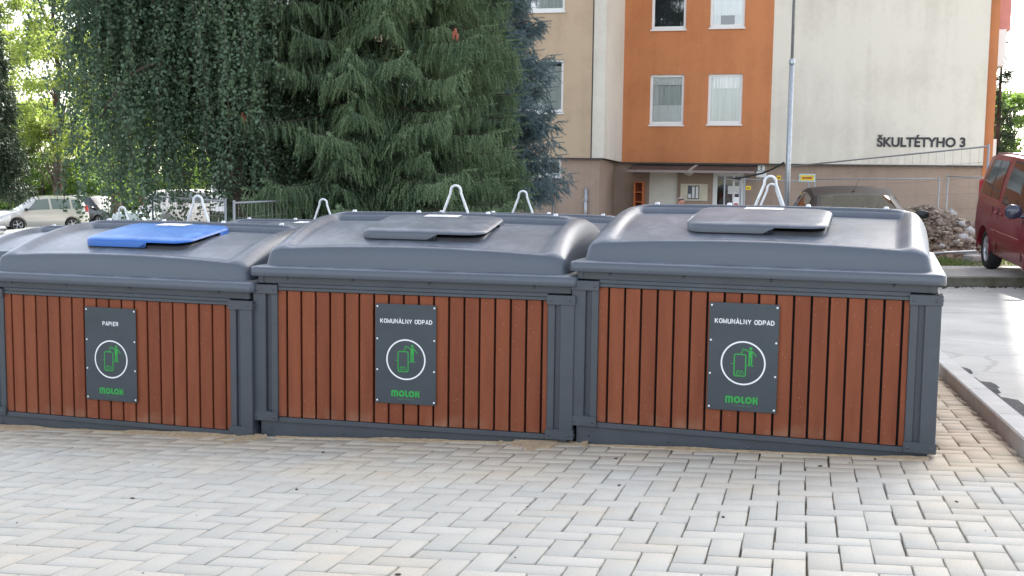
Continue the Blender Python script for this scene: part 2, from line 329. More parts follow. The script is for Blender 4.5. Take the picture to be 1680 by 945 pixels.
struct(sheet('parking_lot', -42, 3, 30.2, 75, 60, 60, .002, m_asph))
# sand bed under the paving
m_sand = mat('joint_sand', (.42, .31, .19), .95, var=.2, scale=40, bump=.4, bscale=200)
m_joint = mat('joint_grit', (.22, .19, .15), .95, var=.3, scale=60)
def sheetp(name, Y0, Y1, nx, ny, dz, m, xl, xr):
    V = []
    for y in np.linspace(Y0, Y1, ny):
        for x in np.linspace(xl(y), xr(y), nx): V.append((x, y, pav(x, y) + dz))
    Fc = [(i * nx + j, i * nx + j + 1, (i + 1) * nx + j + 1, (i + 1) * nx + j) for i in range(ny - 1) for j in range(nx - 1)]
    return npmesh(name, V, Fc, m)
struct(sheetp('paving_bed', -5.5, 10.6, 30, 40, -.022, m_joint, lambda y: -9, kx))
# herringbone stones
def paving():
    m = bpy.data.materials.new('concrete_pavers'); m.use_nodes = True; n = m.node_tree.nodes; L = m.node_tree.links
    p = n['Principled BSDF']; tc = n.new('ShaderNodeTexCoord'); g = n.new('ShaderNodeNewGeometry')
    t = n.new('ShaderNodeTexNoise'); t.inputs['Scale'].default_value = 2.0; t.inputs['Detail'].default_value = 8; L.new(tc.outputs['Object'], t.inputs[0])
    t2 = n.new('ShaderNodeTexNoise'); t2.inputs['Scale'].default_value = 220; t2.inputs['Detail'].default_value = 2; L.new(tc.outputs['Object'], t2.inputs[0])
    r0 = n.new('ShaderNodeValToRGB'); r0.color_ramp.elements[0].position = .0; r0.color_ramp.elements[1].position = 1
    r0.color_ramp.elements[0].color = (.405, .395, .355, 1); r0.color_ramp.elements[1].color = (.465, .448, .40, 1); L.new(g.outputs['Random Per Island'], r0.inputs[0])
    # sand dragged over the stones: worked out in paving coordinates, densest along the containers' feet
    sx = n.new('ShaderNodeSeparateXYZ'); L.new(tc.outputs['Object'], sx.inputs[0])
    d1 = n.new('ShaderNodeMath'); d1.operation = 'MULTIPLY_ADD'; L.new(sx.outputs[0], d1.inputs[0]); d1.inputs[1].default_value = .30; L.new(sx.outputs[1], d1.inputs[2])
    mr = n.new('ShaderNodeMapRange'); mr.inputs[1].default_value = 4.35; mr.inputs[2].default_value = 5.75; L.new(d1.outputs[0], mr.inputs[0])
    ad = n.new('ShaderNodeMath'); ad.operation = 'MULTIPLY_ADD'; L.new(mr.outputs[0], ad.inputs[0]); ad.inputs[1].default_value = .45; L.new(t.outputs[0], ad.inputs[2])
    r1 = n.new('ShaderNodeValToRGB'); r1.color_ramp.elements[0].position = .50; r1.color_ramp.elements[1].position = .92
    r1.color_ramp.elements[0].color = (0, 0, 0, 1); r1.color_ramp.elements[1].color = (.9, .9, .9, 1); L.new(ad.outputs[0], r1.inputs[0])
    mx = n.new('ShaderNodeMix'); mx.data_type = 'RGBA'; L.new(r1.outputs[0], mx.inputs[0]); L.new(r0.outputs[0], mx.inputs[6]); mx.inputs[7].default_value = (.50, .42, .31, 1)
    mm = n.new('ShaderNodeMix'); mm.data_type = 'RGBA'; mm.blend_type = 'MULTIPLY'; mm.inputs[0].default_value = .5
    r2 = n.new('ShaderNodeMapRange'); r2.inputs[1].default_value = .3; r2.inputs[2].default_value = .6; r2.inputs[3].default_value = .72; r2.inputs[4].default_value = 1; L.new(t2.outputs[0], r2.inputs[0])
    L.new(mx.outputs[2], mm.inputs[6]); L.new(r2.outputs[0], mm.inputs[7]); L.new(mm.outputs[2], p.inputs['Base Color'])
    b = n.new('ShaderNodeBump'); b.inputs['Strength'].default_value = .25; b.inputs['Distance'].default_value = .003; L.new(t2.outputs[0], b.inputs['Height']); L.new(b.outputs[0], p.inputs['Normal'])
    p.inputs['Roughness'].default_value = .85
    V = []; Fq = []
    e1 = np.array((math.cos(PS), -math.sin(PS))); e2 = np.array((math.sin(PS), math.cos(PS)))
    U = .1; org = np.array((1.05, 4.0))
    for i in range(-110, 90):
        for j in range(-60, 90):
            k = (i - j) % 4
            if k == 0: w_, h_ = 2, 1
            elif k == 3: w_, h_ = 1, 2
            else: continue
            c = org + e1 * (i + w_ / 2) * U + e2 * (j + h_ / 2) * U
            if c[1] < -3 or c[1] > 10.4 or c[0] < -7.6 or (c[1] < 1.2 and (i % 1)): continue
            if c[1] > 9.2 and c[0] < 1: continue
            lim = kx(c[1]) - .004
            dz0 = rnd.gauss(0, .0007); tx = rnd.gauss(0, .004); ty = rnd.gauss(0, .004)
            gap = .0022 + abs(rnd.gauss(0, .0008)); ja = rnd.gauss(0, .0012); jb = rnd.gauss(0, .0012)
            hw, hh = w_ * U / 2 - gap, h_ * U / 2 - gap
            base = len(V); bad = False
            for (ins, dz) in ((0, -.03), (0, -.0028), (.0024, 0)):
                for sx_, sy_ in ((-1, -1), (1, -1), (1, 1), (-1, 1)):
                    a = sx_ * (hw - ins) + ja; b_ = sy_ * (hh - ins) + jb
                    q = c + e1 * a + e2 * b_
                    if q[0] > lim: q = np.array((lim, q[1]))
                    V.append((q[0], q[1], pav(q[0], q[1]) + dz + dz0 + a * tx + b_ * ty))
            if c[0] - .06 > lim: V = V[:base]; continue
            for r_ in (0, 1):
                for s_ in range(4):
                    Fq.append((base + r_ * 4 + s_, base + r_ * 4 + (s_ + 1) % 4, base + r_ * 4 + 4 + (s_ + 1) % 4, base + r_ * 4 + 4 + s_))
            Fq.append((base + 8, base + 9, base + 10, base + 11))
    return struct(npmesh('paving', V, Fq, m))
paving()
# kerb
mk = mat('kerb_concrete', (.40, .40, .385), .85, var=.10, scale=5, bump=.2, bscale=150)
mb = MB(); y = -3.0; L1 = 1.0
while y < 11.5:
    y2 = y + L1 * math.cos(PS)
    P = []
    for yy, o in ((y, .003), (y2, -.003)):
        x = kx(yy) + .001; z = float(pav(x, yy)); z2 = z + .085
        P.append([(x, yy + o, z - .1), (x, yy + o, z2 - .008), (x + .008, yy + o, z2), (x + .125, yy + o, z2 - .004), (x + .13, yy + o, z2 - .02), (x + .13, yy + o, z - .1)])
    mb.v += [p for q in P for p in q]; o0 = len(mb.v) - 12
    fs = [(k, k + 1, k + 7, k + 6) for k in range(5)] + [(0, 1, 2, 3, 4, 5), (6, 7, 8, 9, 10, 11)]
    mb.f += [tuple(i + o0 for i in f) for f in fs]; mb.sm += [False] * len(fs)
    y = y2
struct(obj('kerb', mb, mk))
# rough strip of fresh asphalt along the kerb
mdk = mat('fresh_asphalt', (.045, .045, .048), .9, var=.4, scale=60, bump=1, bscale=120)
V = []; Fq = []
ys = np.linspace(-2, 9.0, 260); nx = 7
for a, yy in enumerate(ys):
    wd = .22 * min(1, (9.3 - yy) / 4) + .05 * math.sin(yy * 7) + .03 * math.sin(yy * 23) + rnd.uniform(-.012, .012); wd = max(wd, .03)
    for k in range(nx):
        x = kx(yy) + .131 + wd * k / (nx - 1); V.append((x, yy, max(g1(x, yy), g1(x + .1, yy)) + .028 * (1 - (k / (nx - 1)) ** 2) + .014 + rnd.uniform(-.004, .006) * (k < nx - 1) - .02 * (k == nx - 1)))
for a in range(len(ys) - 1):
    for k in range(nx - 1): Fq.append((a * nx + k, a * nx + k + 1, (a + 1) * nx + k + 1, (a + 1) * nx + k))
struct(npmesh('asphalt_edge', V, Fq, mdk))
# sidewalk beyond the road with its kerb
def slab(name, X0, X1, Y0, Y1, top, m, nx=40, ny=6):
    V = []; Fq = []
    xs = np.linspace(X0, X1, nx); ys = np.linspace(Y0, Y1, ny)
    for yy in ys:
        for x in xs: V.append((x, yy, g1(x, yy) * 0 + top(x, yy)))
    for a in range(ny - 1):
        for k in range(nx - 1): Fq.append((a * nx + k, a * nx + k + 1, (a + 1) * nx + k + 1, (a + 1) * nx + k))
    for k in range(nx): V.append((xs[k], Y0, top(xs[k], Y0) - .3))
    b0 = nx * ny
    for k in range(nx - 1): Fq.append((k, k + 1, b0 + k + 1, b0 + k))
    for a in range(ny): V.append((X0, ys[a], top(X0, ys[a]) - .3))
    b1 = b0 + nx
    for a in range(ny - 1): Fq.append((a * nx, (a + 1) * nx, b1 + a + 1, b1 + a))
    return npmesh(name, V, Fq, m)
TOPS = lambda x, yy: g1(x, 16.4) + .13 + (yy - 16.4) * .006
struct(slab('sidewalk', 6.15, 34, 16.58, 18.45, lambda x, yy: TOPS(x, yy) - .004, m_asph))
mko = mat('old_kerb_concrete', (.27, .26, .22), .95, col2=(.12, .12, .07), scale=4, bump=.6, bscale=60)
struct(slab('old_kerb', 6.1, 34, 16.4, 16.59, TOPS, mko, 60, 3))

# ------------------------------------------------------------------ waste containers
HW = .83; DEP = 1.62
def rring(a, b, r, n, ns=28):          # rounded rectangle ring, n points per quarter side
    pts = []
    for (sx, sy, a0) in ((1, 1, 0), (-1, 1, 90), (-1, -1, 180), (1, -1, 270)):
        cx, cy = sx * (a - r), sy * (b - r)
        for k in range(n + 1):
            an = R(a0 + 90 * k / n); pts.append((cx + r * math.cos(an), cy + r * math.sin(an)))
        # straight side sampling to next corner
        nx_, ny_ = {0: (-1, 1), 90: (-1, -1), 180: (1, -1), 270: (1, 1)}[a0]
        an2 = R(a0 + 90); x0, y0 = cx + r * math.cos(an2), cy + r * math.sin(an2)
        cx2, cy2 = nx_ * (a - r), ny_ * (b - r); x1, y1 = cx2 + r * math.cos(an2), cy2 + r * math.sin(an2)
        for k in range(1, ns): pts.append((x0 + (x1 - x0) * k / ns, y0 + (y1 - y0) * k / ns))
    return pts
def ss(a, b, x):
    t = max(0, min(1, (x - a) / (b - a))); return t * t * (3 - 2 * t)
def lid_top(x, y):              # y from 0 (front) to DEP; symmetric about the middle crest
    v = abs(y - DEP / 2) / (DEP / 2)             # 0 crest .. 1 edge
    u = abs(x) / .80
    zf = .888 - .034 * u * u; zc = 1.045 - .010 * u ** 3
    z = zf + (zc - zf) * (1 - v ** 2.1)
    inside = (1 - ss(.635, .69, abs(x))) * (1 - ss(.84, .93, v)) * ss(.075, .10, v)
    sh = max(0, (abs(x) - .695) / .095); z -= (.10 * (1 - v ** 2.6) + .006) * min(1, sh) ** 2
    return z - (.022 + .016 * (1 - v)) * inside
def ring_solid(mb, a, b, r0, zb, topf, cx, cy, rr=.05, steps=None, drop=0):
    ins = [0, .006, .012, .018, .024, .028, .032, .037, .044, .054, .066]; NSD = 84
    P = []
    for i, d in enumerate(ins):
        ring = rring(a - d, b - d, max(r0 - d, .0) if i < len(ins) - 1 else 0.0, 6, NSD); row = []
        for (x, y) in ring:
            zt = topf(x + cx, y + cy)
            if d <= .018: z = zb + (zt - .020 - zb) * d / .018
            else:
                q = min(1, (d - .018) / rr); wv = math.sqrt(max(0, 1 - (1 - q) ** 2)); z = zt - .020 * (1 - wv)
            row.append((x + cx, y + cy, z))
        P.append(row)
    mb.grid(P, True, True)
    aa, bb = a - ins[-1], b - ins[-1]
    G = []
    for j in range(NSD + 1):
        G.append([(cx - aa + 2 * aa * i / NSD, cy - bb + 2 * bb * j / NSD, topf(cx - aa + 2 * aa * i / NSD, cy - bb + 2 * bb * j / NSD)) for i in range(NSD + 1)])
    mb.grid(G, True)

def stroke(mb, pts, w, y, closed=False):
    """flat ribbon in the XZ plane facing -y"""
    P = [Vector((p[0], p[1])) for p in pts]; n = len(P); L_, R_ = [], []
    for i in range(n):
        a = P[i - 1] if (i > 0 or closed) else None; b = P[(i + 1) % n] if (i < n - 1 or closed) else None
        d1 = (P[i] - a).normalized() if a is not None else None; d2 = (b - P[i]).normalized() if b is not None else None
        if d1 is None: d1 = d2
        if d2 is None: d2 = d1
        n1 = Vector((-d1.y, d1.x)); n2 = Vector((-d2.y, d2.x)); m_ = (n1 + n2)
        m_ = m_.normalized() if m_.length > 1e-4 else n1
        k = w / 2 / max(.4, m_.dot(n1))
        L_.append(P[i] + m_ * k); R_.append(P[i] - m_ * k)
    vs = [(p.x, y, p.y) for p in L_] + [(p.x, y, p.y) for p in R_]
    fs = [(i, (i + 1) % n, n + (i + 1) % n, n + i) for i in range(n if closed else n - 1)]
    mb.add(vs, fs)
def disc(mb, x, z, r, y, n=16):
    mb.add([(x + r * math.cos(2 * math.pi * k / n), y, z + r * math.sin(2 * math.pi * k / n)) for k in range(n)], [tuple(range(n))])
def arc(cx, cz, r, a0, a1, n=8, rz=None):
    rz = rz or r
    return [(cx + r * math.cos(R(a0 + (a1 - a0) * k / n)), cz + rz * math.sin(R(a0 + (a1 - a0) * k / n))) for k in range(n + 1)]
def text_mesh(name, s, size, bold=0.0, align='CENTER', xs=1.0, ext=0.0004, spacing=1.0):
    c = bpy.data.curves.new(name, 'FONT'); c.body = s; c.size = size; c.align_x = align; c.offset = bold; c.extrude = ext; c.space_character = spacing
    o = bpy.data.objects.new('tmp', c); COL.objects.link(o); bpy.context.view_layer.update()
    dg = bpy.context.evaluated_depsgraph_get(); me = bpy.data.meshes.new_from_object(o.evaluated_get(dg)); me.name = name
    bpy.data.objects.remove(o); bpy.data.curves.remove(c)
    me.transform(Matrix.Rotation(R(90), 4, 'X') @ Matrix.Diagonal((xs, 1, 1, 1)))
    return me
def logo(mb, cx, z0, h, y):        # rounded-letter wordmark: m o l o k in heavy strokes
    w = h * .26; r = h / 2 - w / 2; x = cx - h * 2.42
    mid = z0 + h / 2
    # m: two arches
    for k in range(2):
        x0 = x + w / 2 + k * h * .42
        stroke(mb, ([(x0, z0)] if k == 0 else []) + arc(x0 + h * .21, z0 + h - w / 2 - h * .10, h * .21, 180, 0, 8, h * .10 ) + [(x0 + h * .42, z0)], w * .92, y - .0002 * k)
    x += h * 1.22
    for ch in 'oLoK':
        if ch == 'o':
            stroke(mb, arc(x + h * .42, mid, h * .33, 0, 345, 22, r), w, y, True); x += h * .98
        elif ch == 'L':
            stroke(mb, [(x + w / 2, z0 + h), (x + w / 2, z0 + h * .35)] + arc(x + w / 2 + h * .22, z0 + h * .35, h * .22, 180, 270, 6, h * .35 - w / 2) + [(x + h * .50, z0 + w / 2)], w, y); x += h * .60
        else:
            stroke(mb, [(x + w / 2, z0), (x + w / 2, z0 + h)], w, y)
            stroke(mb, [(x + w * .9, mid + w*.1), (x + h * .45, mid+w*.1)] + [(x + h * .56, mid + h * .18), (x + h * .56, z0 + h)], w * .85, y - .0002)
            stroke(mb, [(x + h * .42, mid - w * .1), (x + h * .58, mid - h * .2), (x + h * .60, z0)], w * .9, y - .0004)
GL = {'K': (.70, [[(0, 0), (0, 1)], [(.62, 1), (.06, .42)], [(.2, .55), (.64, 0)]]), 'O': (.80, [[(.4 + .36 * math.cos(R(a)), .5 + .46 * math.sin(R(a))) for a in range(0, 360, 20)] + ['c']]),
 'M': (.84, [[(0, 0), (0, .98), (.38, .1), (.76, .98), (.76, 0)]]), 'U': (.74, [[(0, 1), (0, .34), (.06, .12), (.20, .03), (.33, .02), (.46, .03), (.60, .12), (.66, .34), (.66, 1)]]),
 'N': (.74, [[(0, 0), (0, .98), (.64, .02), (.64, 1)]]), 'A': (.78, [[(.0, 0), (.36, .98), (.72, 0)], [(.16, .30), (.56, .30)]]), 'L': (.60, [[(0, 1), (0, .05), (.52, .05)]]),
 'Y': (.72, [[(0, 1), (.34, .45), (.68, 1)], [(.34, .45), (.34, 0)]]), 'D': (.76, [[(0, 0), (0, .96), (.3, .96), (.54, .84), (.66, .62), (.66, .38), (.54, .16), (.3, .04), (0, .04)]]),
 'P': (.68, [[(0, 0), (0, .96), (.40, .96), (.56, .86), (.58, .70), (.54, .55), (.40, .46), (.05, .46)]]), 'I': (.30, [[(.06, 0), (.06, 1)]]),
 'E': (.64, [[(.58, .04), (0, .04), (0, .96), (.56, .96)], [(0, .52), (.50, .52)]]), 'R': (.72, [[(0, 0), (0, .96), (.42, .96), (.58, .86), (.60, .72), (.56, .58), (.42, .50), (.05, .50)], [(.34, .48), (.64, 0)]]), ' ': (.30, [])}
def sign_text(mb, txt, cx, cz, h, width, y):
    base = {'À': 'A'}; adv = [GL[base.get(c, c)][0] + .24 for c in txt]; tot = sum(adv) - .24; sx = width / tot; x = cx - width / 2
    for c, ad in zip(txt, adv):
        for k, st in enumerate(GL[base.get(c, c)][1]):
            cl = st[-1] == 'c'; pts = [(x + (p[0] + .08) * sx, cz - h / 2 + p[1] * h) for p in st if p != 'c']
            stroke(mb, pts, h * .185, y - .00025 * k, cl)
        if c == 'À': stroke(mb, [(x + .30 * sx, cz + h * .80), (x + .48 * sx, cz + h * .62)], h * .14, y)
        x += ad * sx
T_CACHE = {}
def make_container(label, title, blue, loc, rz, group, sign=True):
    t = thing('waste_container', label, 'waste container', loc, rz, group)
    mb = MB()
    mb.box(-HW + .05, HW - .05, .05, DEP - .05, -.3, .76); obj('inner_wall', mb, M['steel_dk'], t)
    # skirt
    mb = MB()
    for (a, b, c, d) in ((-HW + .03, HW - .03, .022, .04), (-HW + .03, HW - .03, DEP - .04, DEP - .022)): mb.box(a, b, c, d, -.3, -.002)
    for s in (-1, 1): mb.box(*sorted((s * (HW - .03), s * (HW - .048))), .0405, DEP - .0405, -.3, -.002)
    for xb in (-.74, -.35, .02, .4, .74): mb.lathe([(0, .005), (.006, .005), (.009, 0)], 8, Matrix.Translation((xb, .022, -.045)) @ Matrix.Rotation(R(90), 4, 'X'))
    obj('base_skirt', mb, M['steel'], t)
    # slats on four sides
    def side(mb, Mx, half):
        inner = half - .13; n = 18; gap = .0105; p = 2 * inner / n; x = -inner
        edges = [-inner] + [-inner + p * (k + .62) for k in range(n)] + [inner]
        for k in range(len(edges) - 1):
            a = edges[k] + (gap / 2 if k else 0); b = edges[k + 1] - (gap / 2 if k < len(edges) - 2 else 0)
            dj = rnd.uniform(-.0012, .0012)
            mb.box(a, b, .016 + dj, .038, .022, .672, Mx, .0022)
    I4 = Matrix.Identity(4)
    RM = Matrix.Translation((HW, DEP / 2, 0)) @ Matrix.Rotation(R(90), 4, 'Z')
    LM = Matrix.Translation((-HW, DEP / 2, 0)) @ Matrix.Rotation(R(-90), 4, 'Z')
    BM = Matrix.Translation((0, DEP, 0)) @ Matrix.Rotation(R(180), 4, 'Z')
    for Mx, half in ((I4, HW), (RM, DEP / 2), (LM, DEP / 2), (BM, HW)):
        mb = MB(); side(mb, Mx, half); obj('slat_panel', mb, M['slat'], t)
    # rails on each side
    for Mx, half in ((I4, HW), (RM, DEP / 2), (LM, DEP / 2), (BM, HW)):
        inn = half - .1305
        mb = MB(); mb.box(-inn, inn, .008, .045, .6735, .690, Mx, .002); mb.box(-inn, inn, .014, .045, .6905, .708, Mx, .001)
        obj('top_rail', mb, M['steel'], t)
        mb = MB(); mb.box(-inn, inn, .006, .045, -.004, .0205, Mx, .002); obj('bottom_rail', mb, M['steel'], t)
        mb = MB(); mb.box(-half + .02, half - .02, .024, .05, .7085, .762, Mx)
        for xb in (-half + .18, -.3, .1, half - .2): mb.lathe([(0, .004), (.005, .004), (.008, 0)], 8, Mx @ Matrix.Translation((xb, .024, .735)) @ Matrix.Rotation(R(90), 4, 'X'))
        obj('collar', mb, M['steel'], t)
    for sx in (-1, 1):
        for sy in (0, 1):
            base = Matrix.Translation((sx * HW, sy * DEP, 0)) @ Matrix.Diagonal((sx, -1 if sy else 1, 1, 1))
            swap = base @ Matrix(((0, -1, 0, 0), (-1, 0, 0, 0), (0, 0, 1, 0), (0, 0, 0, 1)))
            mb = MB()
            for Mx in (base, swap):
                # measured inward from the corner along -x, face at y
                e = .004 if Mx is swap else 0
                mb.box(-.068, -e, .001, .03, .002, .70, Mx, .003)
                mb.box(-.094, -.0685, .022, .034, .05, .655, Mx)
                mb.box(-.094, -.0685, .0035, .034, .002, .05, Mx); mb.box(-.094, -.0685, .0035, .034, .655, .70, Mx)
                mb.box(-.130, -.0945, .008, .034, .002, .70, Mx, .003)
            obj('corner_post', mb, M['steel'], t)
            for zz_ in (.655, 0):
              mb = MB()
              for Mx in (base, swap):
                e = .006 if Mx is swap else 0
                mb.box(-.134, .005 - e, -.005, .002, zz_, zz_ + .047, Mx, .002)
                for xb in (-.115, -.02):
                    for zb in (zz_ + .022,): mb.lathe([(0, .004), (.005, .004), (.008, 0)], 8, Mx @ Matrix.Translation((xb, -.005, zb)) @ Matrix.Rotation(R(90), 4, 'X'))
              obj('corner_bracket', mb, M['steel'], t)
    if sign:
        S = bpy.data.objects.new('sign', None)
        sb = MB(); sb.box(-.158, .158, .004, .0075, .128, .628, None, .001)
        S = obj('sign', sb, M['sign'], t, label='dark sign plate reading ' + title)
        S.location = (-.015, 0, 0)
        mb = MB()
        for zz in (.142, .297, .452, .614):
          for xx in (-.148, .148):
            mb = MB(); mb.lathe([(0, .003), (.003, .0025), (.005, 0)], 10, Matrix.Translation((xx, .004, zz)) @ Matrix.Rotation(R(90), 4, 'X'))
            obj('rivet', mb, M['white'], S)
        mb = MB(); sign_text(mb, title, .002, .543, .0205, .268 if len(title) > 8 else .096, .003)
        obj('sign_title', mb, M['white'], S, recalc=False)
        mb = MB(); stroke(mb, arc(.002, .352, .0985, 0, 355, 71), .0072, .0032, True)
        obj('sign_ring', mb, M['white'], S, recalc=False)
        mb = MB(); y = .003
        # container outline, ground line, falling bits, person throwing a bag
        x0, x1, z0, z1, r = -.038, .014, .292, .392, .008
        pts = arc(x1 - r, z1 - r, r, 90, 0, 4) + arc(x1 - r, z0 + r, r, 0, -90, 4) + arc(x0 + r, z0 + r, r, 270, 180, 4) + arc(x0 + r, z1 - r, r, 180, 90, 4)
        stroke(mb, pts, .0052, y, True)
        stroke(mb, [(-.052, .347), (-.041, .347)], .003, y); stroke(mb, [(.017, .3415), (.052, .3415)], .003, y)
        disc(mb, .035, .421, .0072, y)
        stroke(mb, [(.035, .411), (.035, .378)], .017, y)
        for lx in (.0300, .0400): stroke(mb, [(lx, .3775), (lx, .3435)], .007, y)
        stroke(mb, [(.0255, .409), (-.003, .419)], .005, y); stroke(mb, [(.0445, .408), (.0615, .386)], .0045, y)
        stroke(mb, [(-.0035, .413), (-.001, .409), (-.006, .398), (-.009, .402)], .0035, y)
        for (a, b, c, d) in ((-.030, .302, -.022, .306), (-.029, .311, -.021, .315), (-.017, .309, -.019, .320), (-.010, .309, -.004, .319), (-.013, .303, -.005, .304), (.001, .300, .006, .304), (-.002, .309, .005, .312), (-.024, .299, -.017, .300)):
            stroke(mb, [(a, b), (c, d)], .0042, y - .0002)
        obj('sign_pictogram', mb, M['green'], S, recalc=False)
        mb = MB(); logo(mb, .006, .164, .033, y); obj('sign_wordmark', mb, M['green'], S, recalc=False)
        if 'url' not in T_CACHE: T_CACHE['url'] = text_mesh('sign_address', 'www.molok.com', .0125, .0, ext=.0003)
        u = obj('sign_address', T_CACHE['url'], mat('faded_green', (.10, .22, .12), .6) if 'm' not in T_CACHE else T_CACHE['m'], S); u.location = (.004, .003, .150)
    # lid: flange and dome
    mb = MB()
    P = []
    for (d, z) in ((.006, .748), (-.014, .746), (-.016, .750), (-.014, .786), (-.008, .792), (.02, .797), (.045, .800)):
        P.append([(x, y + DEP / 2, z) for x, y in rring(HW - d, DEP / 2 - d, .03 if d > 0 else .035, 6)])
    mb.grid(P, True, True)
    ring_solid(mb, HW - .038, DEP / 2 - .038, .05, .793, lid_top, 0, DEP / 2, .04)
    lid = obj('lid', mb, M['lid'], t, autosm=50, weld=.0002)
    mb = MB()
    # crest strip
    P = []
    for k in range(41):
        x = -.70 + 1.40 * k / 40; e = ss(0, .06, .70 - abs(x)); z = lid_top(x, DEP / 2)
        row = []
        for (dy, dz) in ((-.062, -.03), (-.058, -.002), (-.045, .010), (.045, .010), (.058, -.002), (.062, -.03)): row.append((x, DEP / 2 + dy, z + dz * (e if dz > 0 else 1)))
        P.append(row)
    mb.grid(P, True); obj('crest_strip', mb, M['lid'], t, autosm=40)
    for xb in (-.58, -.2, .2, .58):
        mb = MB(); z = lid_top(xb, DEP / 2) + .010
        mb.lathe([(0, .012), (.010, .011), (.013, .004), (.014, 0)], 10, Matrix.Translation((xb, DEP / 2 - .02, z))); obj('bolt', mb, M['alu'], t)
    # lifting loop
    z0 = 1.03
    pts = [(-.072, z0 - .03), (-.070, z0 + .03)] + [(-.030 * 1.0 - .0, z0 + .135)] + arc(0, z0 + .145, .030, 160, 20, 8, .032) + [(.030, z0 + .135), (.070, z0 + .03), (.072, z0 - .03)]
    mb = MB(); mb.tube([(x + .0, DEP / 2 + .03, z) for x, z in pts], .0075, 10); obj('lifting_loop', mb, M['alu'], t)
    # flap
    fz = lambda yy: .951 + (yy - .19) * (1.016 - .951) / .5
    mb = MB()
    def ftop(x, y):
        v = (y - .44) / .25; u = x / .33
        return fz(y) + .034 + .014 * (1 - u * u) * (1 - v * v)
    ins = [0, 0, .002, .006, .013, .024, .04, .06, .09, .13, .17, .21, .235]
    P = []
    for i, d in enumerate(ins):
        row = []
        for (x, y) in rring(.33 - d, .25 - d, max(.085 - d, .004), 6, 72):
            yy = y + .44; zt = ftop(x, yy)
            if i == 0:
                drop = .046
                if x > .08 and y < .10: drop = .046 - .028 * ss(.08, .088, x)
                z = zt - drop
            else:
                q = min(1, d / .045); z = zt - .018 * (1 - math.sqrt(1 - (1 - q) ** 2))
            row.append((x, yy, z))
        P.append(row)
    mb.grid(P, True, True); n = len(P[0]); mb.f.append(tuple(range(len(mb.v) - n, len(mb.v)))); mb.sm.append(True)
    # underside
    mb.f.append(tuple(range(n - 1, -1, -1))); mb.sm.append(False)
    flap = obj('flap', mb, M['lid_blue'] if blue else M['lid'], t, autosm=55, label='blue plastic throw-in flap' if blue else None)
    mb = MB()
    P = []
    for dz_, g_ in ((-.04, 0), (-.0015, 0), (-.0010, .012)):
        P.append([(x, y + .44, fz(y + .44) + dz_ - 0) for x, y in rring(.318 - g_, .240 - g_, .07, 6)])
    mb.grid(P, True, True); n = len(P[0]); mb.f.append(tuple(range(len(mb.v) - n, len(mb.v)))); mb.sm.append(True)
    obj('flap_collar', mb, M['trim'], t)
    mb = MB(); mb.tube([(-.34, .36, fz(.36) + .008), (-.34, .52, fz(.52) + .008)], .006, 8); mb.tube([(-.34, .38, fz(.38) + .008), (-.318, .38, fz(.38) + .022)], .007, 8); mb.tube([(-.34, .50, fz(.5) + .008), (-.318, .50, fz(.5) + .022)], .007, 8)
    obj('hinge', mb, M['alu'], t)
    mb = MB()
    P = [[(-.095 + .19 * i / 6, .535 + .11 * j / 4, ftop(-.095 + .19 * i / 6, .535 + .11 * j / 4) + .0016) for i in range(7)] for j in range(5)]
    mb.grid(P, True); st = obj('sticker', mb, M['sticker'], flap)
    mb = MB()
    for (a, b, c, d) in ((-.02, .560, .015, .568), (.022, .560, .036, .566), (-.05, .592, -.02, .596), (0, .592, .05, .595)):
        mb.add([(x, y_, ftop(x, y_) + .0024) for x, y_ in ((a, b), (c, b), (c, d), (a, d))], [(0, 1, 2, 3)])
    obj('sticker_print', mb, M['ink'], flap)
    return t
GR1, GR2 = 'waste containers in the front row', 'waste containers in the back row'
Z3, Z2, Z1 = 1.4 - 1.203, 1.4 - 1.277, 1.4 - 1.362
c3 = make_container('grey-lidded waste container at the kerb end of the front row, nearest the red van', 'KOMUNÀLNY ODPAD', False, (1.075, 5.245, Z3), R(-18.0), GR1)
c2 = make_container('grey-lidded waste container in the middle of the front row', 'KOMUNÀLNY ODPAD', False, (-.51, 5.675, Z2), R(-13), GR1)
c1 = make_container('waste container with a blue flap and a sign reading PAPIER', 'PAPIER', True, (-2.115, 6.08, Z1), R(-17), GR1)
def back(src, label, loc, rz):
    c = copy_tree(src); c.location = loc; c.rotation_euler = (0, 0, rz); c['label'] = label; c['group'] = GR2
    return c
# the back row faces the other way, its lids back to back with the front row
rowd = Vector((.49, 1.62))
def backpos(front, dz):
    return (front[0] + rowd.x, front[1] + rowd.y, front[2] + dz)
back(c3, 'waste container of the back row seen behind the container at the kerb end', (1.46, 6.87, Z3 - .05), R(-17))
back(c2, 'waste container of the back row seen behind the middle container', (-.15, 7.30, Z2 - .05), R(-15))
back(c2, 'waste container of the back row seen behind the gap right of the blue flap', backpos((-2.12, 6.12, Z1), -.05), R(-16))
back(c2, 'waste container at the left end of the back row, near the parked cars', (-3.25, 8.15, Z1 - .14), R(-16))

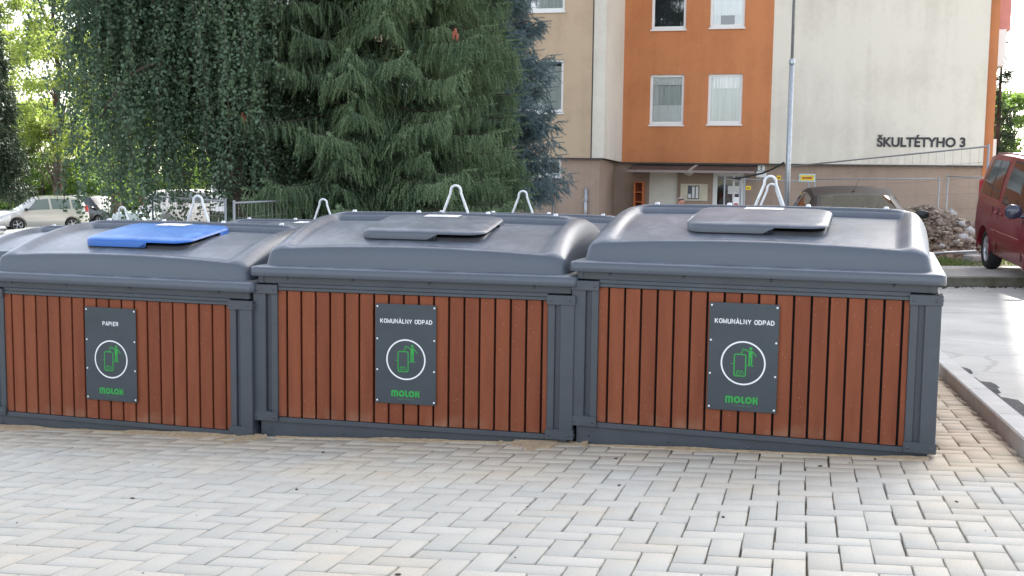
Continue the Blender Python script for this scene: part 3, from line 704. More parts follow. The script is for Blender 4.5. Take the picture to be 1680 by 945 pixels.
# sand swept against the containers' feet
V = []; Fq = []
def sandline(x0, y0, x1, y1, amp, seed):
    rr = random.Random(seed); n = 70; nx = 8; b = len(V)
    dx, dy = (x1 - x0), (y1 - y0); L_ = math.hypot(dx, dy); nxv, nyv = dy / L_, -dx / L_
    for i in range(n + 1):
        t = i / n; x = x0 + dx * t; y = y0 + dy * t
        wd = amp * (.6 + .5 * math.sin(t * 9 + seed) + .25 * math.sin(t * 31 + seed * 2) + rr.uniform(-.1, .1)); wd = max(.012, wd)
        for k in range(nx):
            s = k / (nx - 1); xx = x + nxv * wd * s * 1.4; yy = y + nyv * wd * s * 1.4
            V.append((xx, yy, pav(xx, yy) + .003 + min(wd, .06) * .22 * (1 - s) ** 1.6 * rr.uniform(.9, 1.1) - (.006 if s == 1 else 0)))
    for i in range(n):
        for k in range(nx - 1): Fq.append((b + i * nx + k, b + i * nx + k + 1, b + (i + 1) * nx + k + 1, b + (i + 1) * nx + k))
sandline(-2.95, 6.35, -1.30, 5.84, .06, 1); sandline(-1.42, 5.92, -1.24, 5.82, .16, 2); sandline(-1.2, 5.83, .05, 5.56, .035, 3); sandline(-.05, 5.575, .38, 5.50, .12, 4); sandline(.35, 5.48, 1.84, 4.99, .03, 5)
tag(npmesh('swept_sand', V, Fq, m_sand, smooth=True), 'loose yellow sand swept against the feet of the waste containers', 'sand', kind='stuff')
# crumbs, leaves and grit on the paving
mb = MB(); mg = mat('grit', (.06, .045, .03), .9, var=.4, scale=20)
for k in range(90):
    x = rnd.uniform(-3.5, 2.4); y = rnd.uniform(2.9, 6.0)
    if x > kx(y) - .05 or y > 5.4 - .28 * x: continue
    s = rnd.choice((.0015, .002, .002, .003, .006)); z = pav(x, y); an = rnd.uniform(0, 6)
    Mx = Matrix.Translation((x, y, z + s * .5)) @ Matrix.Rotation(an, 4, 'Z') @ Matrix.Diagonal((s * 1.8, s, s * .5, 1))
    mb.lathe([(0, 1), (.8, .6), (1, 0), (.8, -.6), (0, -1)], 6, Mx)
tag(obj('scattered_grit', mb, mg), 'dark crumbs and leaf bits scattered over the paving', 'grit', kind='stuff')

# ------------------------------------------------------------------ apartment building
YB = R(15.6); BP = Vector((4.76, 34.8, 0)); EU = Vector((math.cos(YB), -math.sin(YB), 0)); EN = Vector((-math.sin(YB), -math.cos(YB), 0))
BZ = g1(5, 30.5)
bt = thing('apartment_building', 'apartment block with orange, cream and beige render above a brown ground floor', 'building', (BP.x, BP.y, BZ), -YB)
def fac(px, py, d=0.0):
    r = ray(px, py); o = Vector((0, 0, 1.4)); p0 = BP + EN * d
    k = (p0 - o).dot(EN) / r.dot(EN); q = o + r * k
    return (q - BP).dot(EU), q.z - BZ
TOPZ = 34.0  # unseen upper storeys raised until the block shades containers and paving
def wall_holes(mb, u0, u1, z0, z1, y, holes, rev=.14):
    us = sorted({u0, u1, *[h[0] for h in holes], *[h[1] for h in holes]}); zs = sorted({z0, z1, *[h[2] for h in holes], *[h[3] for h in holes]})
    us = [u for u in us if u0 <= u <= u1]; zs = [z for z in zs if z0 <= z <= z1]
    for i in range(len(us) - 1):
        for j in range(len(zs) - 1):
            cu, cz = (us[i] + us[i + 1]) / 2, (zs[j] + zs[j + 1]) / 2
            if any(h[0] < cu < h[1] and h[2] < cz < h[3] for h in holes): continue
            mb.quad((us[i], y, zs[j]), (us[i + 1], y, zs[j]), (us[i + 1], y, zs[j + 1]), (us[i], y, zs[j + 1]))
    for (a, b, c, d) in holes:
        for p, q in (((a, c), (b, c)), ((b, c), (b, d)), ((b, d), (a, d)), ((a, d), (a, c))):
            mb.quad((p[0], y, p[1]), (q[0], y, q[1]), (q[0], y + rev, q[1]), (p[0], y + rev, p[1]))
def window(u0, u1, z0, z1, y, kind, mull=(), sill=True):
    mb = MB(); b = .075; yf = y + .07
    mb.box(u0, u0 + b, yf, yf + .06, z0, z1); mb.box(u1 - b, u1, yf, yf + .06, z0, z1); mb.box(u0 + b, u1 - b, yf, yf + .06, z1 - b, z1); mb.box(u0 + b, u1 - b, yf, yf + .06, z0, z0 + b * 1.3)
    for m_ in mull: uu = u0 + (u1 - u0) * m_; mb.box(uu - .06, uu + .06, yf - .002, yf + .06, z0 + b, z1 - b)
    fr = obj('window', mb, M['white_pl'], bt)
    mb = MB(); mb.quad((u0 + b, yf + .03, z0 + b), (u1 - b, yf + .03, z0 + b), (u1 - b, yf + .03, z1 - b), (u0 + b, yf + .03, z1 - b)); obj('pane', mb, M['glass'], fr)
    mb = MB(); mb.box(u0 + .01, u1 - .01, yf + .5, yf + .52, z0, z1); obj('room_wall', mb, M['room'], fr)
    H = z1 - z0; Wd = u1 - u0
    def cloth(a, b_, c, d, m_, yo=.12):
        yo = .035 + (yo - .10) * .6
        mb = MB(); P = []
        for j in range(2): P.append([(u0 + Wd * (a + (b_ - a) * k / 30), yf + yo + .015 * math.sin(k * 1.9), z0 + H * (c if j == 0 else d)) for k in range(31)])
        mb.grid(P, True); obj('curtain', mb, m_, fr)
    if kind == 'blind': cloth(.04, .96, .02, .40, M['curt']); cloth(.04, .96, .80, .99, M['curt'], .14); cloth(.04, .25, .3, .99, M['curt'], .18); cloth(.20, .96, .38, .82, M['curt_g'], .22)
    elif kind == 'grey': cloth(.04, .96, .02, .99, M['curt_g']); cloth(.1, .9, .72, .99, M['curt'], .10)
    elif kind == 'light': cloth(.04, .96, .25, .99, M['curt']); cloth(.04, .30, .02, .3, M['curt'], .15); cloth(.7, .96, .02, .3, M['curt'], .15)
    elif kind == 'lace': cloth(.42, .97, .05, .88, M['curt_g'], .2)
    if sill:
        mb = MB(); mb.box(u0 - .03, u1 + .03, y - .05, yf, z0 - .04, z0 - .003); obj('window_sill', mb, M['white_pl'], fr)
ZC = fac(1140, 267)[1]                      # lower edge of the coloured panels
uO0 = fac(1020, 262)[0]; uO1 = fac(1262, 262)[0]; uC1 = fac(1613, 262)[0]
storey = 2.80
def hole(px0, py0, px1, py1, d=0):
    a = fac(px0, py1, d); b = fac(px1, py0, d); return (a[0], b[0], a[1], b[1])
w1 = hole(1065, 122, 1123, 205); w2 = hole(1160, 121, 1219, 204)
wins = [(w1, 'blind'), (w2, 'grey')]
for k in range(1, 10):
    for w_, kd in ((w1, 'dark' if k % 2 else 'grey'), (w2, 'light' if k % 2 else 'blind')): wins.append(((w_[0], w_[1], w_[2] + storey * k, w_[3] + storey * k), kd))
mb = MB(); wall_holes(mb, uO0, uO1, ZC, TOPZ, 0, [x[0] for x in wins]); obj('wall', mb, M['orange'], bt, recalc=False)
for (h, kd) in wins: window(*h, 0, kd)
mb = MB(); mb.quad((uO1, 0, ZC), (uC1, 0, ZC), (uC1, 0, TOPZ), (uO1, 0, TOPZ)); obj('wall', mb, M['cream'], bt, recalc=False)
# orange edge with its return and the far side
uE = fac(1629, 262)[0]
mb = MB(); mb.box(uC1, uE, .12, 9.0, .0, TOPZ); obj('wall', mb, M['orange'], bt)
mb = MB(); mb.box(uE, uE + .42, 1.2, 3.6, ZC + 3.85, ZC + 9.5); obj('balcony', mb, mat('pink_balcony', (.62, .26, .22), .8, var=.06), bt, label='pink balcony side')
mb = MB(); mb.box(uE - .13, uE + .25, .6, 1.15, ZC + 1.9 + .9, ZC + 3.8); obj('balcony_box', mb, M['white_pl'], bt)
mb = MB(); mb.box(uE - .02, uE + .13, .5, 1.0, ZC - .45, ZC + .75); obj('balcony_box', mb, M['white_pl'], bt)
# dark drip edge
mb = MB(); mb.box(uO0, uC1, -.03, .1, ZC - .045, ZC - .004); obj('drip_edge', mb, mat('dark_metal_edge', (.05, .045, .04), .6), bt)
# ground floor plinth, with door openings
yp = .14
dz0 = .12
dA = hole(1064, 283, 1112, 345, -yp); dA = (dA[0], dA[1], dz0, dA[3]); dB = hole(1168, 284, 1222, 345, -yp); dB = (dB[0], dB[1], dz0, dB[3])
mb = MB(); wall_holes(mb, uO0, uC1, -.6, ZC - .045, yp, [dA, dB], .2); obj('plinth_wall', mb, M['plinth'], bt, recalc=False)
mb = MB(); mb.box(dA[0], dA[1], yp + .08, yp + .13, dz0, dA[3]); mb.box(dA[0] + .14, dA[1] - .14, yp + .072, yp + .0795, dz0 + .12, dA[3] - .13)
d_ = obj('door', mb, M['door'], bt, label='plain cream door'); 
mb = MB(); mb.box(dA[1] - .2, dA[1] - .12, yp + .03, yp + .072, dz0 + 1.0, dz0 + 1.04); obj('handle', mb, M['zinc'], d_)
mb = MB(); b = .10; y0 = yp + .05
mb.box(dB[0], dB[0] + b * 1.3, y0, y0 + .06, dz0, dB[3]); mb.box(dB[1] - b, dB[1], y0, y0 + .06, dz0, dB[3]); mb.box(dB[0] + b * 1.3, dB[1] - b, y0, y0 + .06, dB[3] - b, dB[3]); mb.box(dB[0] + b * 1.3, dB[1] - b, y0, y0 + .06, dz0, dz0 + .25)
uu = dB[0] + (dB[1] - dB[0]) * .66; mb.box(uu - .03, uu + .03, y0 - .001, y0 + .06, dz0 + .25, dB[3] - b)
d2 = obj('door', mb, M['white_pl'], bt, label='glazed entrance door with a white frame')
mb = MB(); mb.quad((dB[0] + b, y0 + .03, dz0 + .2), (dB[1] - b, y0 + .03, dz0 + .2), (dB[1] - b, y0 + .03, dB[3] - b), (dB[0] + b, y0 + .03, dB[3] - b)); obj('pane', mb, M['glass'], d2)
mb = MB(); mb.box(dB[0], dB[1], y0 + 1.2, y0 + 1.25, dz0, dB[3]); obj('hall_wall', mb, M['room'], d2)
mb = MB(); mb.box(dB[0] + .45, dB[0] + .80, y0 - .008, y0 - .002, dB[3] - .62, dB[3] - .38); obj('door_notice', mb, M['sticker'], d2)
mb = MB(); mb.box(uO0 + .2, dB[1] + .5, -1.2, .13, -.3, dz0 - .01); obj('doorstep', mb, M['concrete'], bt)
# canopy
cu0, cz0 = fac(1028, 279, 1.1); cu1 = fac(1238, 281, 1.1)[0]; cu1t = fac(1244, 270, .1)[0]
mb = MB(); zt = ZC - .05
mb.add([(cu0 + .0, -1.1, cz0), (cu1, -1.1, cz0), (cu1, .13, zt - .02), (cu0, .13, zt - .02), (cu0, -1.1, cz0 - .05), (cu1, -1.1, cz0 - .05), (cu1, .13, zt - .16), (cu0, .13, zt - .16)],
       [(0, 1, 2, 3), (4, 7, 6, 5), (0, 4, 5, 1), (1, 5, 6, 2), (3, 2, 6, 7), (0, 3, 7, 4)])
cp = obj('canopy', mb, M['canopy'], bt)
mb = MB(); mb.box(cu0, cu1, -1.125, -1.102, cz0 - .055, cz0 + .012); obj('canopy_edge', mb, mat('worn_canopy_edge', (.25, .20, .18), .6), cp)
cm = (cu0 + cu1) / 2 - .0
mb = MB(); mb.add([(cm - .04, -1.10, cz0 + .004), (cm + .04, -1.10, cz0 + .004), (cm + .11, .12, zt - .012), (cm + .03, .12, zt - .012), (cm - .04, -1.10, cz0 + .03), (cm + .04, -1.10, cz0 + .03), (cm + .11, .12, zt + .01), (cm + .03, .12, zt + .01)], [(4, 5, 6, 7), (0, 1, 5, 4), (1, 2, 6, 5), (3, 0, 4, 7)]); obj('canopy_seam', mb, mat('light_flashing', (.35, .31, .28), .6), cp)
lu, lz = fac(1130, 283, 0)
mb = MB(); mb.lathe([(0, -.13), (.09, -.11), (.15, -.05), (.165, 0)], 20, Matrix.Translation((lu, -.02, lz + .03))); obj('lamp_globe', mb, mat('frosted_lamp', (.6, .58, .52), .3), bt)
# notice board, shelf
nb = hole(1116, 302, 1161, 329, -yp + .04)
mb = MB(); mb.box(nb[0], nb[1], yp - .05, yp - .004, nb[2], nb[3]); nbo = obj('notice_board', mb, mat('board_cream', (.66, .60, .46), .6, var=.1), bt)
cw = (nb[1] - nb[0]); q0 = nb[0] + cw * .27; q1 = nb[0] + cw * .70; h0 = nb[2] + (nb[3] - nb[2]) * .10; h1 = nb[3] - (nb[3] - nb[2]) * .1
mb = MB(); mb.box(q0, q1, yp - .058, yp - .0505, h0, h1); obj('notice_case', mb, mat('case_grey', (.10, .10, .13), .5), nbo)
mb = MB()
for k in range(3):
    a = q0 + (q1 - q0) * (.06 + .32 * k); b = a + (q1 - q0) * .22
    mb.box(a, b, yp - .064, yp - .0585, h0 + .03, h1 - (.25 if k == 0 else .03))
obj('paper_notice', mb, M['sticker'], nbo)
# number plate 3 beside the canopy
nu, nz = fac(1249, 275.5, -yp + .03)
mb = MB(); mb.box(nu - .105, nu + .105, yp - .03, yp - .004, nz - .08, nz + .085, None, .005); np_ = obj('house_number_plate', mb, M['white_pl'], bt)
tm = text_mesh('house_number', '3', .15, .003); o = obj('house_number', tm, M['ink'], np_); o.location = (nu, yp - .034, nz - .05)
nu, nz = fac(1249, 286, -yp + .03)
mb = MB(); mb.box(nu - .15, nu + .15, yp - .03, yp - .004, nz - .09, nz + .085); obj('small_plate', mb, M['sticker'], bt)
# street lettering
a = fac(1438.5, 243.5, .02); b = fac(1583.5, 245, .02)
tm = text_mesh('street_lettering', 'ŠKULTÉTYHO 3', .36, .012, align='LEFT', ext=.012)
xs = [v.co.x for v in tm.vertices]; sc_ = (b[0] - a[0]) / (max(xs) - min(xs)); x0 = min(xs)
for v in tm.vertices: v.co.x = (v.co.x - x0) * sc_
o = obj('street_lettering', tm, M['ink'], bt); o.location = (a[0], -.013, a[1] + .06)
# protruding wing
D = 2.8
uW1 = fac(990, 256, D)[0]; uWm = fac(970, 256, D)[0]; uW0 = fac(402, 256, D)[0]; zW = fac(960, 259, D)[1]
wv = [((hole(826, 97, 925, 185, D)), 'lace'), ((hole(600, 97, 690, 185, D)), 'grey'), (hole(450, 97, 540, 185, D), 'light')]
allw = []
for (h, kd) in wv:
    for k in range(0, 10): allw.append(((h[0], h[1], h[2] + storey * k, h[3] + storey * k), kd))
mb = MB(); wall_holes(mb, uW0, uWm, zW, TOPZ, -D, [x[0] for x in allw]); obj('wall', mb, M['beige'], bt, recalc=False)
for k, (h, kd) in enumerate(allw): window(*h, -D, kd, mull=(.47,))
mb = MB(); mb.quad((uWm, -D, zW), (uW1, -D, zW), (uW1, -D, TOPZ), (uWm, -D, TOPZ)); mb.quad((uW1, -D, zW), (uO0, 0, ZC), (uO0, 0, TOPZ), (uW1, -D, TOPZ)); obj('wall', mb, M['cream'], bt, recalc=False)
mb = MB(); mb.box(uWm - .02, uWm + .01, -D - .012, -D - .002, zW, TOPZ); obj('wall_joint', mb, M['canopy'], bt)
mb = MB(); mb.quad((uW0, -D, zW), (uW0, 9, zW), (uW0, 9, TOPZ), (uW0, -D, TOPZ)); obj('wall', mb, M['beige'], bt, recalc=False)
mb = MB(); mb.quad((uW0, -D, TOPZ), (uW0, 9, TOPZ), (uE, 9, TOPZ), (uE, 0, TOPZ), (uO0, 0, TOPZ), (uW1, -D, TOPZ)); mb.quad((uW0, 9, -1), (uE, 9, -1), (uE, 9, TOPZ), (uW0, 9, TOPZ)); obj('roof', mb, M['concrete'], bt, recalc=False)
hb = hole(862, 262, 921, 289, D - .1)
mb = MB(); mb2 = MB(); uP = uW1 - .12
wall_holes(mb, uW0 + .1, uP, -1.2, zW - .04, -D + .1, [hb], .2); mb.quad((uP, -D + .1, -1.2), (uO0 - .25, yp, -1.2), (uO0 - .25, yp, ZC), (uP, -D + .1, zW - .04)); mb.quad((uO0 - .25, yp, -1.2), (uO0, yp, -1.2), (uO0, yp, ZC), (uO0 - .25, yp, ZC))
obj('plinth_wall', mb, M['plinth'], bt, recalc=False)
window(*hb, -D + .1, 'dark', mull=(.45,))
mb = MB(); mb.box(uW0, uW1, -D - .03, -D + .1, zW - .04, zW - .003); obj('drip_edge', mb, M['canopy'], bt)
sl_ = hole(989, 321, 992.5, 344, D - .1)
# roof drain pipe by the wing
a = fac(961, 309, D - .02); b = fac(961, 350, D - .02)
mb = MB(); mb.tube([(a[0], -D + .05, b[1] - .6), (a[0], -D + .05, a[1])], .045, 10); mb.box(a[0] - .07, a[0] + .07, -D - .005, -D + .1, a[1] - .35, a[1] - .31); obj('pipe', mb, M['zinc'], bt)
a = fac(909, 291, D); mb = MB(); mb.tube([(a[0], -D + .04, -.5), (a[0], -D + .04, a[1])], .02, 6); obj('pipe', mb, M['canopy'], bt)
# orange shelf unit against the ground floor
su0, sz1 = fac(1040, 298, .35); su1, _ = fac(1056, 298, .35)
sp = BP + EU * su0 + EN * .35; shz = BZ + dz0 - .005
sh = thing('shelf_unit', 'narrow orange open shelf unit beside the cream door', 'shelf', (sp.x, sp.y, shz), -YB)
H_ = sz1 - dz0; Wd = su1 - su0
mb = MB(); mb.box(0, .045, 0, .3, 0, H_); mb.box(Wd - .045, Wd, 0, .3, 0, H_); obj('side_board', mb, M['shelf'], sh)
mb = MB(); n_ = 6
for k in range(n_ + 1): zz = (H_ - .03) * k / n_; mb.box(.0455, Wd - .0455, .002, .28, zz, zz + .03)
obj('shelf_board', mb, M['shelf'], sh)
mb = MB(); mb.box(.0455, Wd - .0455, .285, .298, 0, H_); obj('back_board', mb, mat('shelf_back', (.22, .05, .015), .7), sh)

# far white block at the right
fb = thing('apartment_building', 'distant white apartment block at the right edge of the photo', 'building', (33.5, 62, -1.0), R(-12))
mwh = render_mat('white_render', (.80, .80, .77), (.70, .70, .68), .2)
mb = MB(); h1_ = (3.6, 5.0, 6.6, 8.4); hs = [(3.6, 5.0, 4.6 + 2.8 * k, 6.4 + 2.8 * k) for k in range(6)] + [(7.5, 9.3, 4.6 + 2.8 * k, 6.4 + 2.8 * k) for k in range(6)]
wall_holes(mb, 0, 14, 0, 22, 0, hs, .15); mb.quad((0, 0, 0), (0, 12, 0), (0, 12, 22), (0, 0, 22)); mb.quad((0, 0, 22), (14, 0, 22), (14, 12, 22), (0, 12, 22)); obj('wall', mb, mwh, fb, recalc=False)
for h in hs:
    mb = MB(); mb.box(h[0], h[1], .1, .15, h[2], h[3]); fr = obj('window', mb, M['white_pl'], fb)
    mb = MB(); mb.box(h[0] + .1, h[1] - .1, .09, .099, h[2] + .1, h[3] - .1); obj('pane', mb, mat('blue_pane', (.10, .14, .2), .1) if h is hs[0] else bpy.data.materials['blue_pane'], fr)

# ------------------------------------------------------------------ street lamp, fences, signs
LPp = at(1291, 330, 21.0); gl_ = g1(LPp.x, 21)
lp = thing('street_lamp', 'tall slim galvanised lamp post rising in front of the cream wall', 'street lamp', (LPp.x, 21, gl_))
mb = MB(); hz1 = at(1303, 100, 21).z - gl_
mb.tube([(0, 0, -.2), (0, 0, hz1)], [.050, .044], 14); obj('lower_pole', mb, M['zinc'], lp)
mb = MB(); mb.tube([(0, 0, hz1 - .02), (0, 0, hz1 + 5.2), (.05, -.1, hz1 + 5.6), (.1, -.8, hz1 + 5.9)], [.029, .027, .025, .025], 12); mb.lathe([(.053, -.05), (.055, 0), (.037, .04)], 14, Matrix.Translation((0, 0, hz1))); obj('upper_pole', mb, M['zinc'], lp)
mb = MB(); mb.box(-.12, .32, -1.5, -.8, hz1 + 5.86, hz1 + 5.98, None, .03); obj('lamp_head', mb, M['zinc'], lp)

def fence_panel(p0, p1, h, label, foot=True, group='temporary mesh fence panels', z0=None, z1=None, vstep=.14):
    """p0,p1: (x,y) ends; h height over ground"""
    x0, y0 = p0; x1, y1 = p1; L_ = math.hypot(x1 - x0, y1 - y0); a = math.atan2(y1 - y0, x1 - x0)
    g0 = g1(x0, y0) if z0 is None else z0; g1_ = g1(x1, y1) if z1 is None else z1
    t = thing('mesh_fence', label, 'fence', (x0, y0, g0), a, group); dz = g1_ - g0
    Z = lambda u, v: v + dz * u / L_
    mb = MB(); mb.tube([(0, 0, -.0), (0, 0, h + .04)], .019, 8); mb.tube([(L_, 0, dz), (L_, 0, dz + h + .04)], .019, 8)
    mb.tube([(0, 0, h), (L_, 0, dz + h)], .015, 8); mb.tube([(0, 0, .15), (L_, 0, dz + .15)], .015, 8); obj('frame', mb, M['fence'], t)
    mb = MB(); n = int(L_ / vstep)
    for k in range(1, n): u = L_ * k / n; mb.box(u - .0017, u + .0017, -.0017, .0017, dz * u / L_ + .15, dz * u / L_ + h)
    for k in range(1, 7):
        zz = .15 + (h - .15) * k / 7; mb.tube([(0, .003, zz), (L_, .003, zz + dz)], .0025, 4, False)
    obj('wire_mesh', mb, M['wire'], t)
    for u in (0, L_):
        mb = MB(); mb.box(u - .12, u + .12, -.32, .32, dz * u / L_ - .02, dz * u / L_ + .14, None, .02); obj('concrete_foot', mb, M['concrete'], t)
    return t
def xy(px, Y, py=300): p = at(px, py, Y); return (p.x, p.y)
def topfence(pxa, pya, Ya, pxb, pyb, Yb, label, vstep=.14):
    a = at(pxa, pya, Ya); b = at(pxb, pyb, Yb)
    ga = g1(a.x, a.y); gb = g1(b.x, b.y); h = ((a.z - ga) + (b.z - gb)) / 2
    return fence_panel((a.x, a.y), (b.x, b.y), h, label, z0=a.z - h, z1=b.z - h, vstep=vstep)
topfence(250, 322, 19.4, 370, 330, 17.0, 'mesh fence panel in front of the weeping tree, behind the blue flap', .12)
topfence(384, 333, 16.2, 513, 327, 18.6, 'mesh fence panel between the leaning birch trunk and the spruce', .12)
topfence(596, 337, 22, 712, 336, 22.6, 'mesh fence panel behind the spruce trunk', .14)
topfence(716, 336, 22.6, 829, 334, 23, 'mesh fence panel under the right branches of the spruce', .14)
topfence(832, 328, 24, 908, 330, 24.5, 'short mesh fence panel under the blue spruce', .14)
topfence(1189, 293, 29, 1214, 298, 27.3, 'leaning mesh fence panel in front of the glazed entrance door', .1)
topfence(1222, 294, 29.3, 1327, 298, 29.0, 'mesh fence panel behind the lifting loops, right of the entrance', .14)
topfence(1337, 294, 29.0, 1541, 293, 27.3, 'wide mesh fence panel against the brown wall above the parked dark car', .14)
topfence(1555, 289, 27.0, 1640, 293, 26.0, 'mesh fence panel in front of the orange edge of the building', .14)
topfence(1296, 273, 25.5, 1622, 240, 19.6, 'near mesh fence panel rising from the lamp post to the red van', .22)
# dark hose slung from the fence to the lamp post
pts = [at(x, y, Y) for x, y, Y in ((1203, 293, 27.5), (1225, 290, 27), (1252, 284, 26.3), (1270, 276, 25.7), (1286, 267, 25.2))]
mb = MB(); P = []
for i in range(len(pts) - 1):
    for k in range(5): P.append(pts[i].lerp(pts[i + 1], k / 5))
P.append(pts[-1]); mb.tube(P, .022, 8); tag(obj('black_hose', mb, M['black']), 'black hose slung from the fence to the lamp post', 'hose')
def plate(px0, py0, px1, py1, Y, label, lines, name='warning_plate', txt=None):
    a = at(px0, py1, Y); b = at(px1, py0, Y); w_ = b.x - a.x; h_ = b.z - a.z
    t = thing(name, label, 'sign', (a.x, Y, a.z), R(-3), 'yellow plates on the fences')
    mb = MB(); mb.box(0, w_, 0, .006, 0, h_, None, .002); obj('plate', mb, mat('pale_blue_plate', (.45, .6, .6), .5) if txt else M['yellow'], t)
    if txt:
        mb = MB(); mb.box(w_ * .08, w_ * .92, -.004, -.001, h_ * .16, h_ * .84, None, .001); obj('yellow_field', mb, M['yellow'], t)
    mb = MB()
    rr = random.Random(int(px0)); x = w_ * .2
    while x < w_ * .8:                     # print too small to read in the photograph: a row of dark strokes
        ww = w_ * rr.uniform(.03, .06); mb.box(x, x + ww, -.007, -.0045, h_ * (.36 + rr.uniform(-.03, .03)), h_ * (.60 + rr.uniform(-.05, .05))); x += ww + w_ * .018
    obj('print', mb, mat('red_brown_print', (.30, .05, .01), .6) if txt else M['ink'], t)
plate(1311, 285.5, 1337.5, 298, 25.3, 'larger yellow plate with pale rim, right of the lamp post', 1, txt=True)
plate(1274, 288, 1281.5, 295.5, 25.8, 'small square yellow plate just left of the lamp post', 1)
plate(1223.5, 305, 1232, 311.5, 28.4, 'small yellow plate left of the white lifting loops', 1)
a = at(353, 353, 17.2)
mb = MB(); mb.box(0, .125, 0, .005, 0, .07); tag(obj('fence_plate', mb, M['sticker']), 'small white plate fixed to the fence by the weeping tree', 'sign').location = at(354, 346.5, 17.25)
# advertising banner pillar near the entrance
p = at(1206, 345, 26.5)
b_ = thing('info_banner', 'small coloured notice standing on the fence by the glazed door', 'notice', (p.x, p.y, p.z), R(-10))
mb = MB(); mb.box(-.05, .08, 0, .01, 0, .30, None, .002); obj('board', mb, M['sticker'], b_)
mb = MB(); mb.box(-.03, .06, -.004, -.001, .02, .09); obj('picture', mb, M['yellow'], b_)
mb = MB(); mb.box(-.03, .06, -.004, -.001, .10, .16); obj('picture', mb, M['red'], b_)

# ------------------------------------------------------------------ trees
def sprig_template(n, ln, wd, rng, spread=.9):
    """needles round an axis along +X of length 1; returns tris (n,3,3)"""
    T = []
    for k in range(n):
        s = (k + .5) / n; an = k * 2.399 + rng.uniform(-.3, .3)
        o = np.array((s * .95, 0, 0)); d = np.array((.75, spread * math.cos(an), spread * math.sin(an))); d /= np.linalg.norm(d)
        sd_ = np.cross(d, (1, 0, 0)); sd_ /= np.linalg.norm(sd_); l = ln * (1 - .35 * s)
        T.append((o - sd_ * wd, o + sd_ * wd, o + d * l))
    # axis blades
    for an in (0, 1.57):
        c = np.array((0, math.cos(an), math.sin(an))) * wd * 1.3
        T.append((np.array((0, 0, 0)) - c, np.array((0, 0, 0)) + c, np.array((1.12, 0, 0))))
    return np.array(T)
def place_sprigs(tmpl, pos, dirs, lens, rng):
    pos = np.asarray(pos); d = np.asarray(dirs); d = d / np.linalg.norm(d, axis=1, keepdims=True); L_ = np.asarray(lens)
    a = np.cross(d, rng.normal(size=d.shape)); a /= np.linalg.norm(a, axis=1, keepdims=True); b = np.cross(d, a)
    Rm = np.stack([d, a, b], axis=2)                                  # columns
    T = tmpl.reshape(-1, 3)
    V = np.einsum('nij,kj->nki', Rm, T) * L_[:, None, None] + pos[:, None, :]
    return V.reshape(-1, 3)
def conifer(name, label, px, Y, H, Rb, m_leaf, zdet, droop=1.0, z0=.9, up=0.0, seed=1, dens=1.0, tw=.055, branch_len=.24, exps=.85, lean=0, offx=0, front=True):
    rng = np.random.default_rng(seed); p = at(px, 330, Y); gx = p.x; gzv = g1(gx, Y)
    t = thing(name, label, 'tree', (gx, Y, gzv))
    mb = MB(); pts = [(lean * H * (k / 12) ** 1.3, 0, H * k / 12 - .2) for k in range(13)]
    mb.tube(pts, [max(.02, tw * 3.2 * (1 - k / 12.5)) for k in range(13)], 10); obj('trunk', mb, M['bark'], t)
    tp = sprig_template(16, .30, .035, rng); P, Dd, Ls = [], [], []
    bm_ = MB(); z = z0
    while z < H * .97:
        det = z < zdet
        nb_ = int((6 if det else 5) * dens) + rng.integers(0, 2)
        for k in range(nb_):
            az = rng.uniform(0, 2 * math.pi); Lb = Rb * max(.06, (1 - z / H)) ** exps * rng.uniform(.72, 1.12)
            dirh = np.array((math.cos(az), math.sin(az), 0)); side = np.array((-math.sin(az), math.cos(az), 0)); zb = z + rng.uniform(-.15, .15)
            n = max(3, int(Lb / (.085 if det else .28))); nodes = []
            wob = rng.uniform(-.15, .15)
            for i in range(n + 1):
                s = i / n
                q = np.array((0, 0, zb)) + dirh * Lb * s + side * wob * Lb * s * s + np.array((0, 0, Lb * (up * s - .34 * droop * s ** 1.3 + .22 * s ** 3)))
                nodes.append(q)
            if det: bm_.tube(nodes[::3] + [nodes[-1]], [max(.004, .022 * (1 - i / (len(nodes) / 3 + 1))) for i in range(len(nodes[::3]) + 1)], 5)
            for i in range(1, n + 1):
                s = i / n
                if s < .18: continue
                tl = (.50 * Lb ** .6 * (1 - s) ** .8 + .14)
                for sg in (-1, 1):
                    if rng.random() < .12: continue
                    a_ = rng.uniform(.35, .8); hd = dirh * a_ + side * sg * (1.0 - a_ * .4); hd[2] = rng.uniform(-.25, .1)
                    m_ = max(1, int(tl / (.10 if det else .3)))
                    for j in range(m_ + 1):
                        u = (j + .5) / (m_ + 1)
                        q = nodes[i] + hd * tl * u + np.array((0, 0, -droop * .35 * tl * u * u))
                        dd = hd * rng.uniform(.15, .75) + np.array((0, 0, -droop * rng.uniform(.6, 2.4) + (1 - droop) * rng.uniform(-.1, .5))) + rng.normal(0, .18, 3)
                        P.append(q); Dd.append(dd); Ls.append((branch_len if det else branch_len * 2.4) * rng.uniform(.65, 1.25))
            P.append(nodes[-1]); Dd.append(dirh + np.array((0, 0, .1))); Ls.append(branch_len * 1.2)
        z += (.26 if det else .55) / dens ** .3
    V = place_sprigs(tp, P, Dd, np.array(Ls), rng); V[:, 0] += lean * V[:, 2] * .9
    npmesh('crown', V, np.arange(len(V)).reshape(-1, 3), m_leaf, t)
    obj('branches', bm_, M['bark'], t)
    return t, np.array(P)
mf_sp = foliage_mat('spruce_needles', (.085, .145, .080), (.245, .330, .175), 1.4, .30)
mf_bl = foliage_mat('blue_spruce_needles', (.095, .150, .155), (.235, .320, .335), 1.6, .2)
mf_dk = foliage_mat('dark_spruce_needles', (.018, .040, .022), (.050, .085, .040), 1.2, .15)
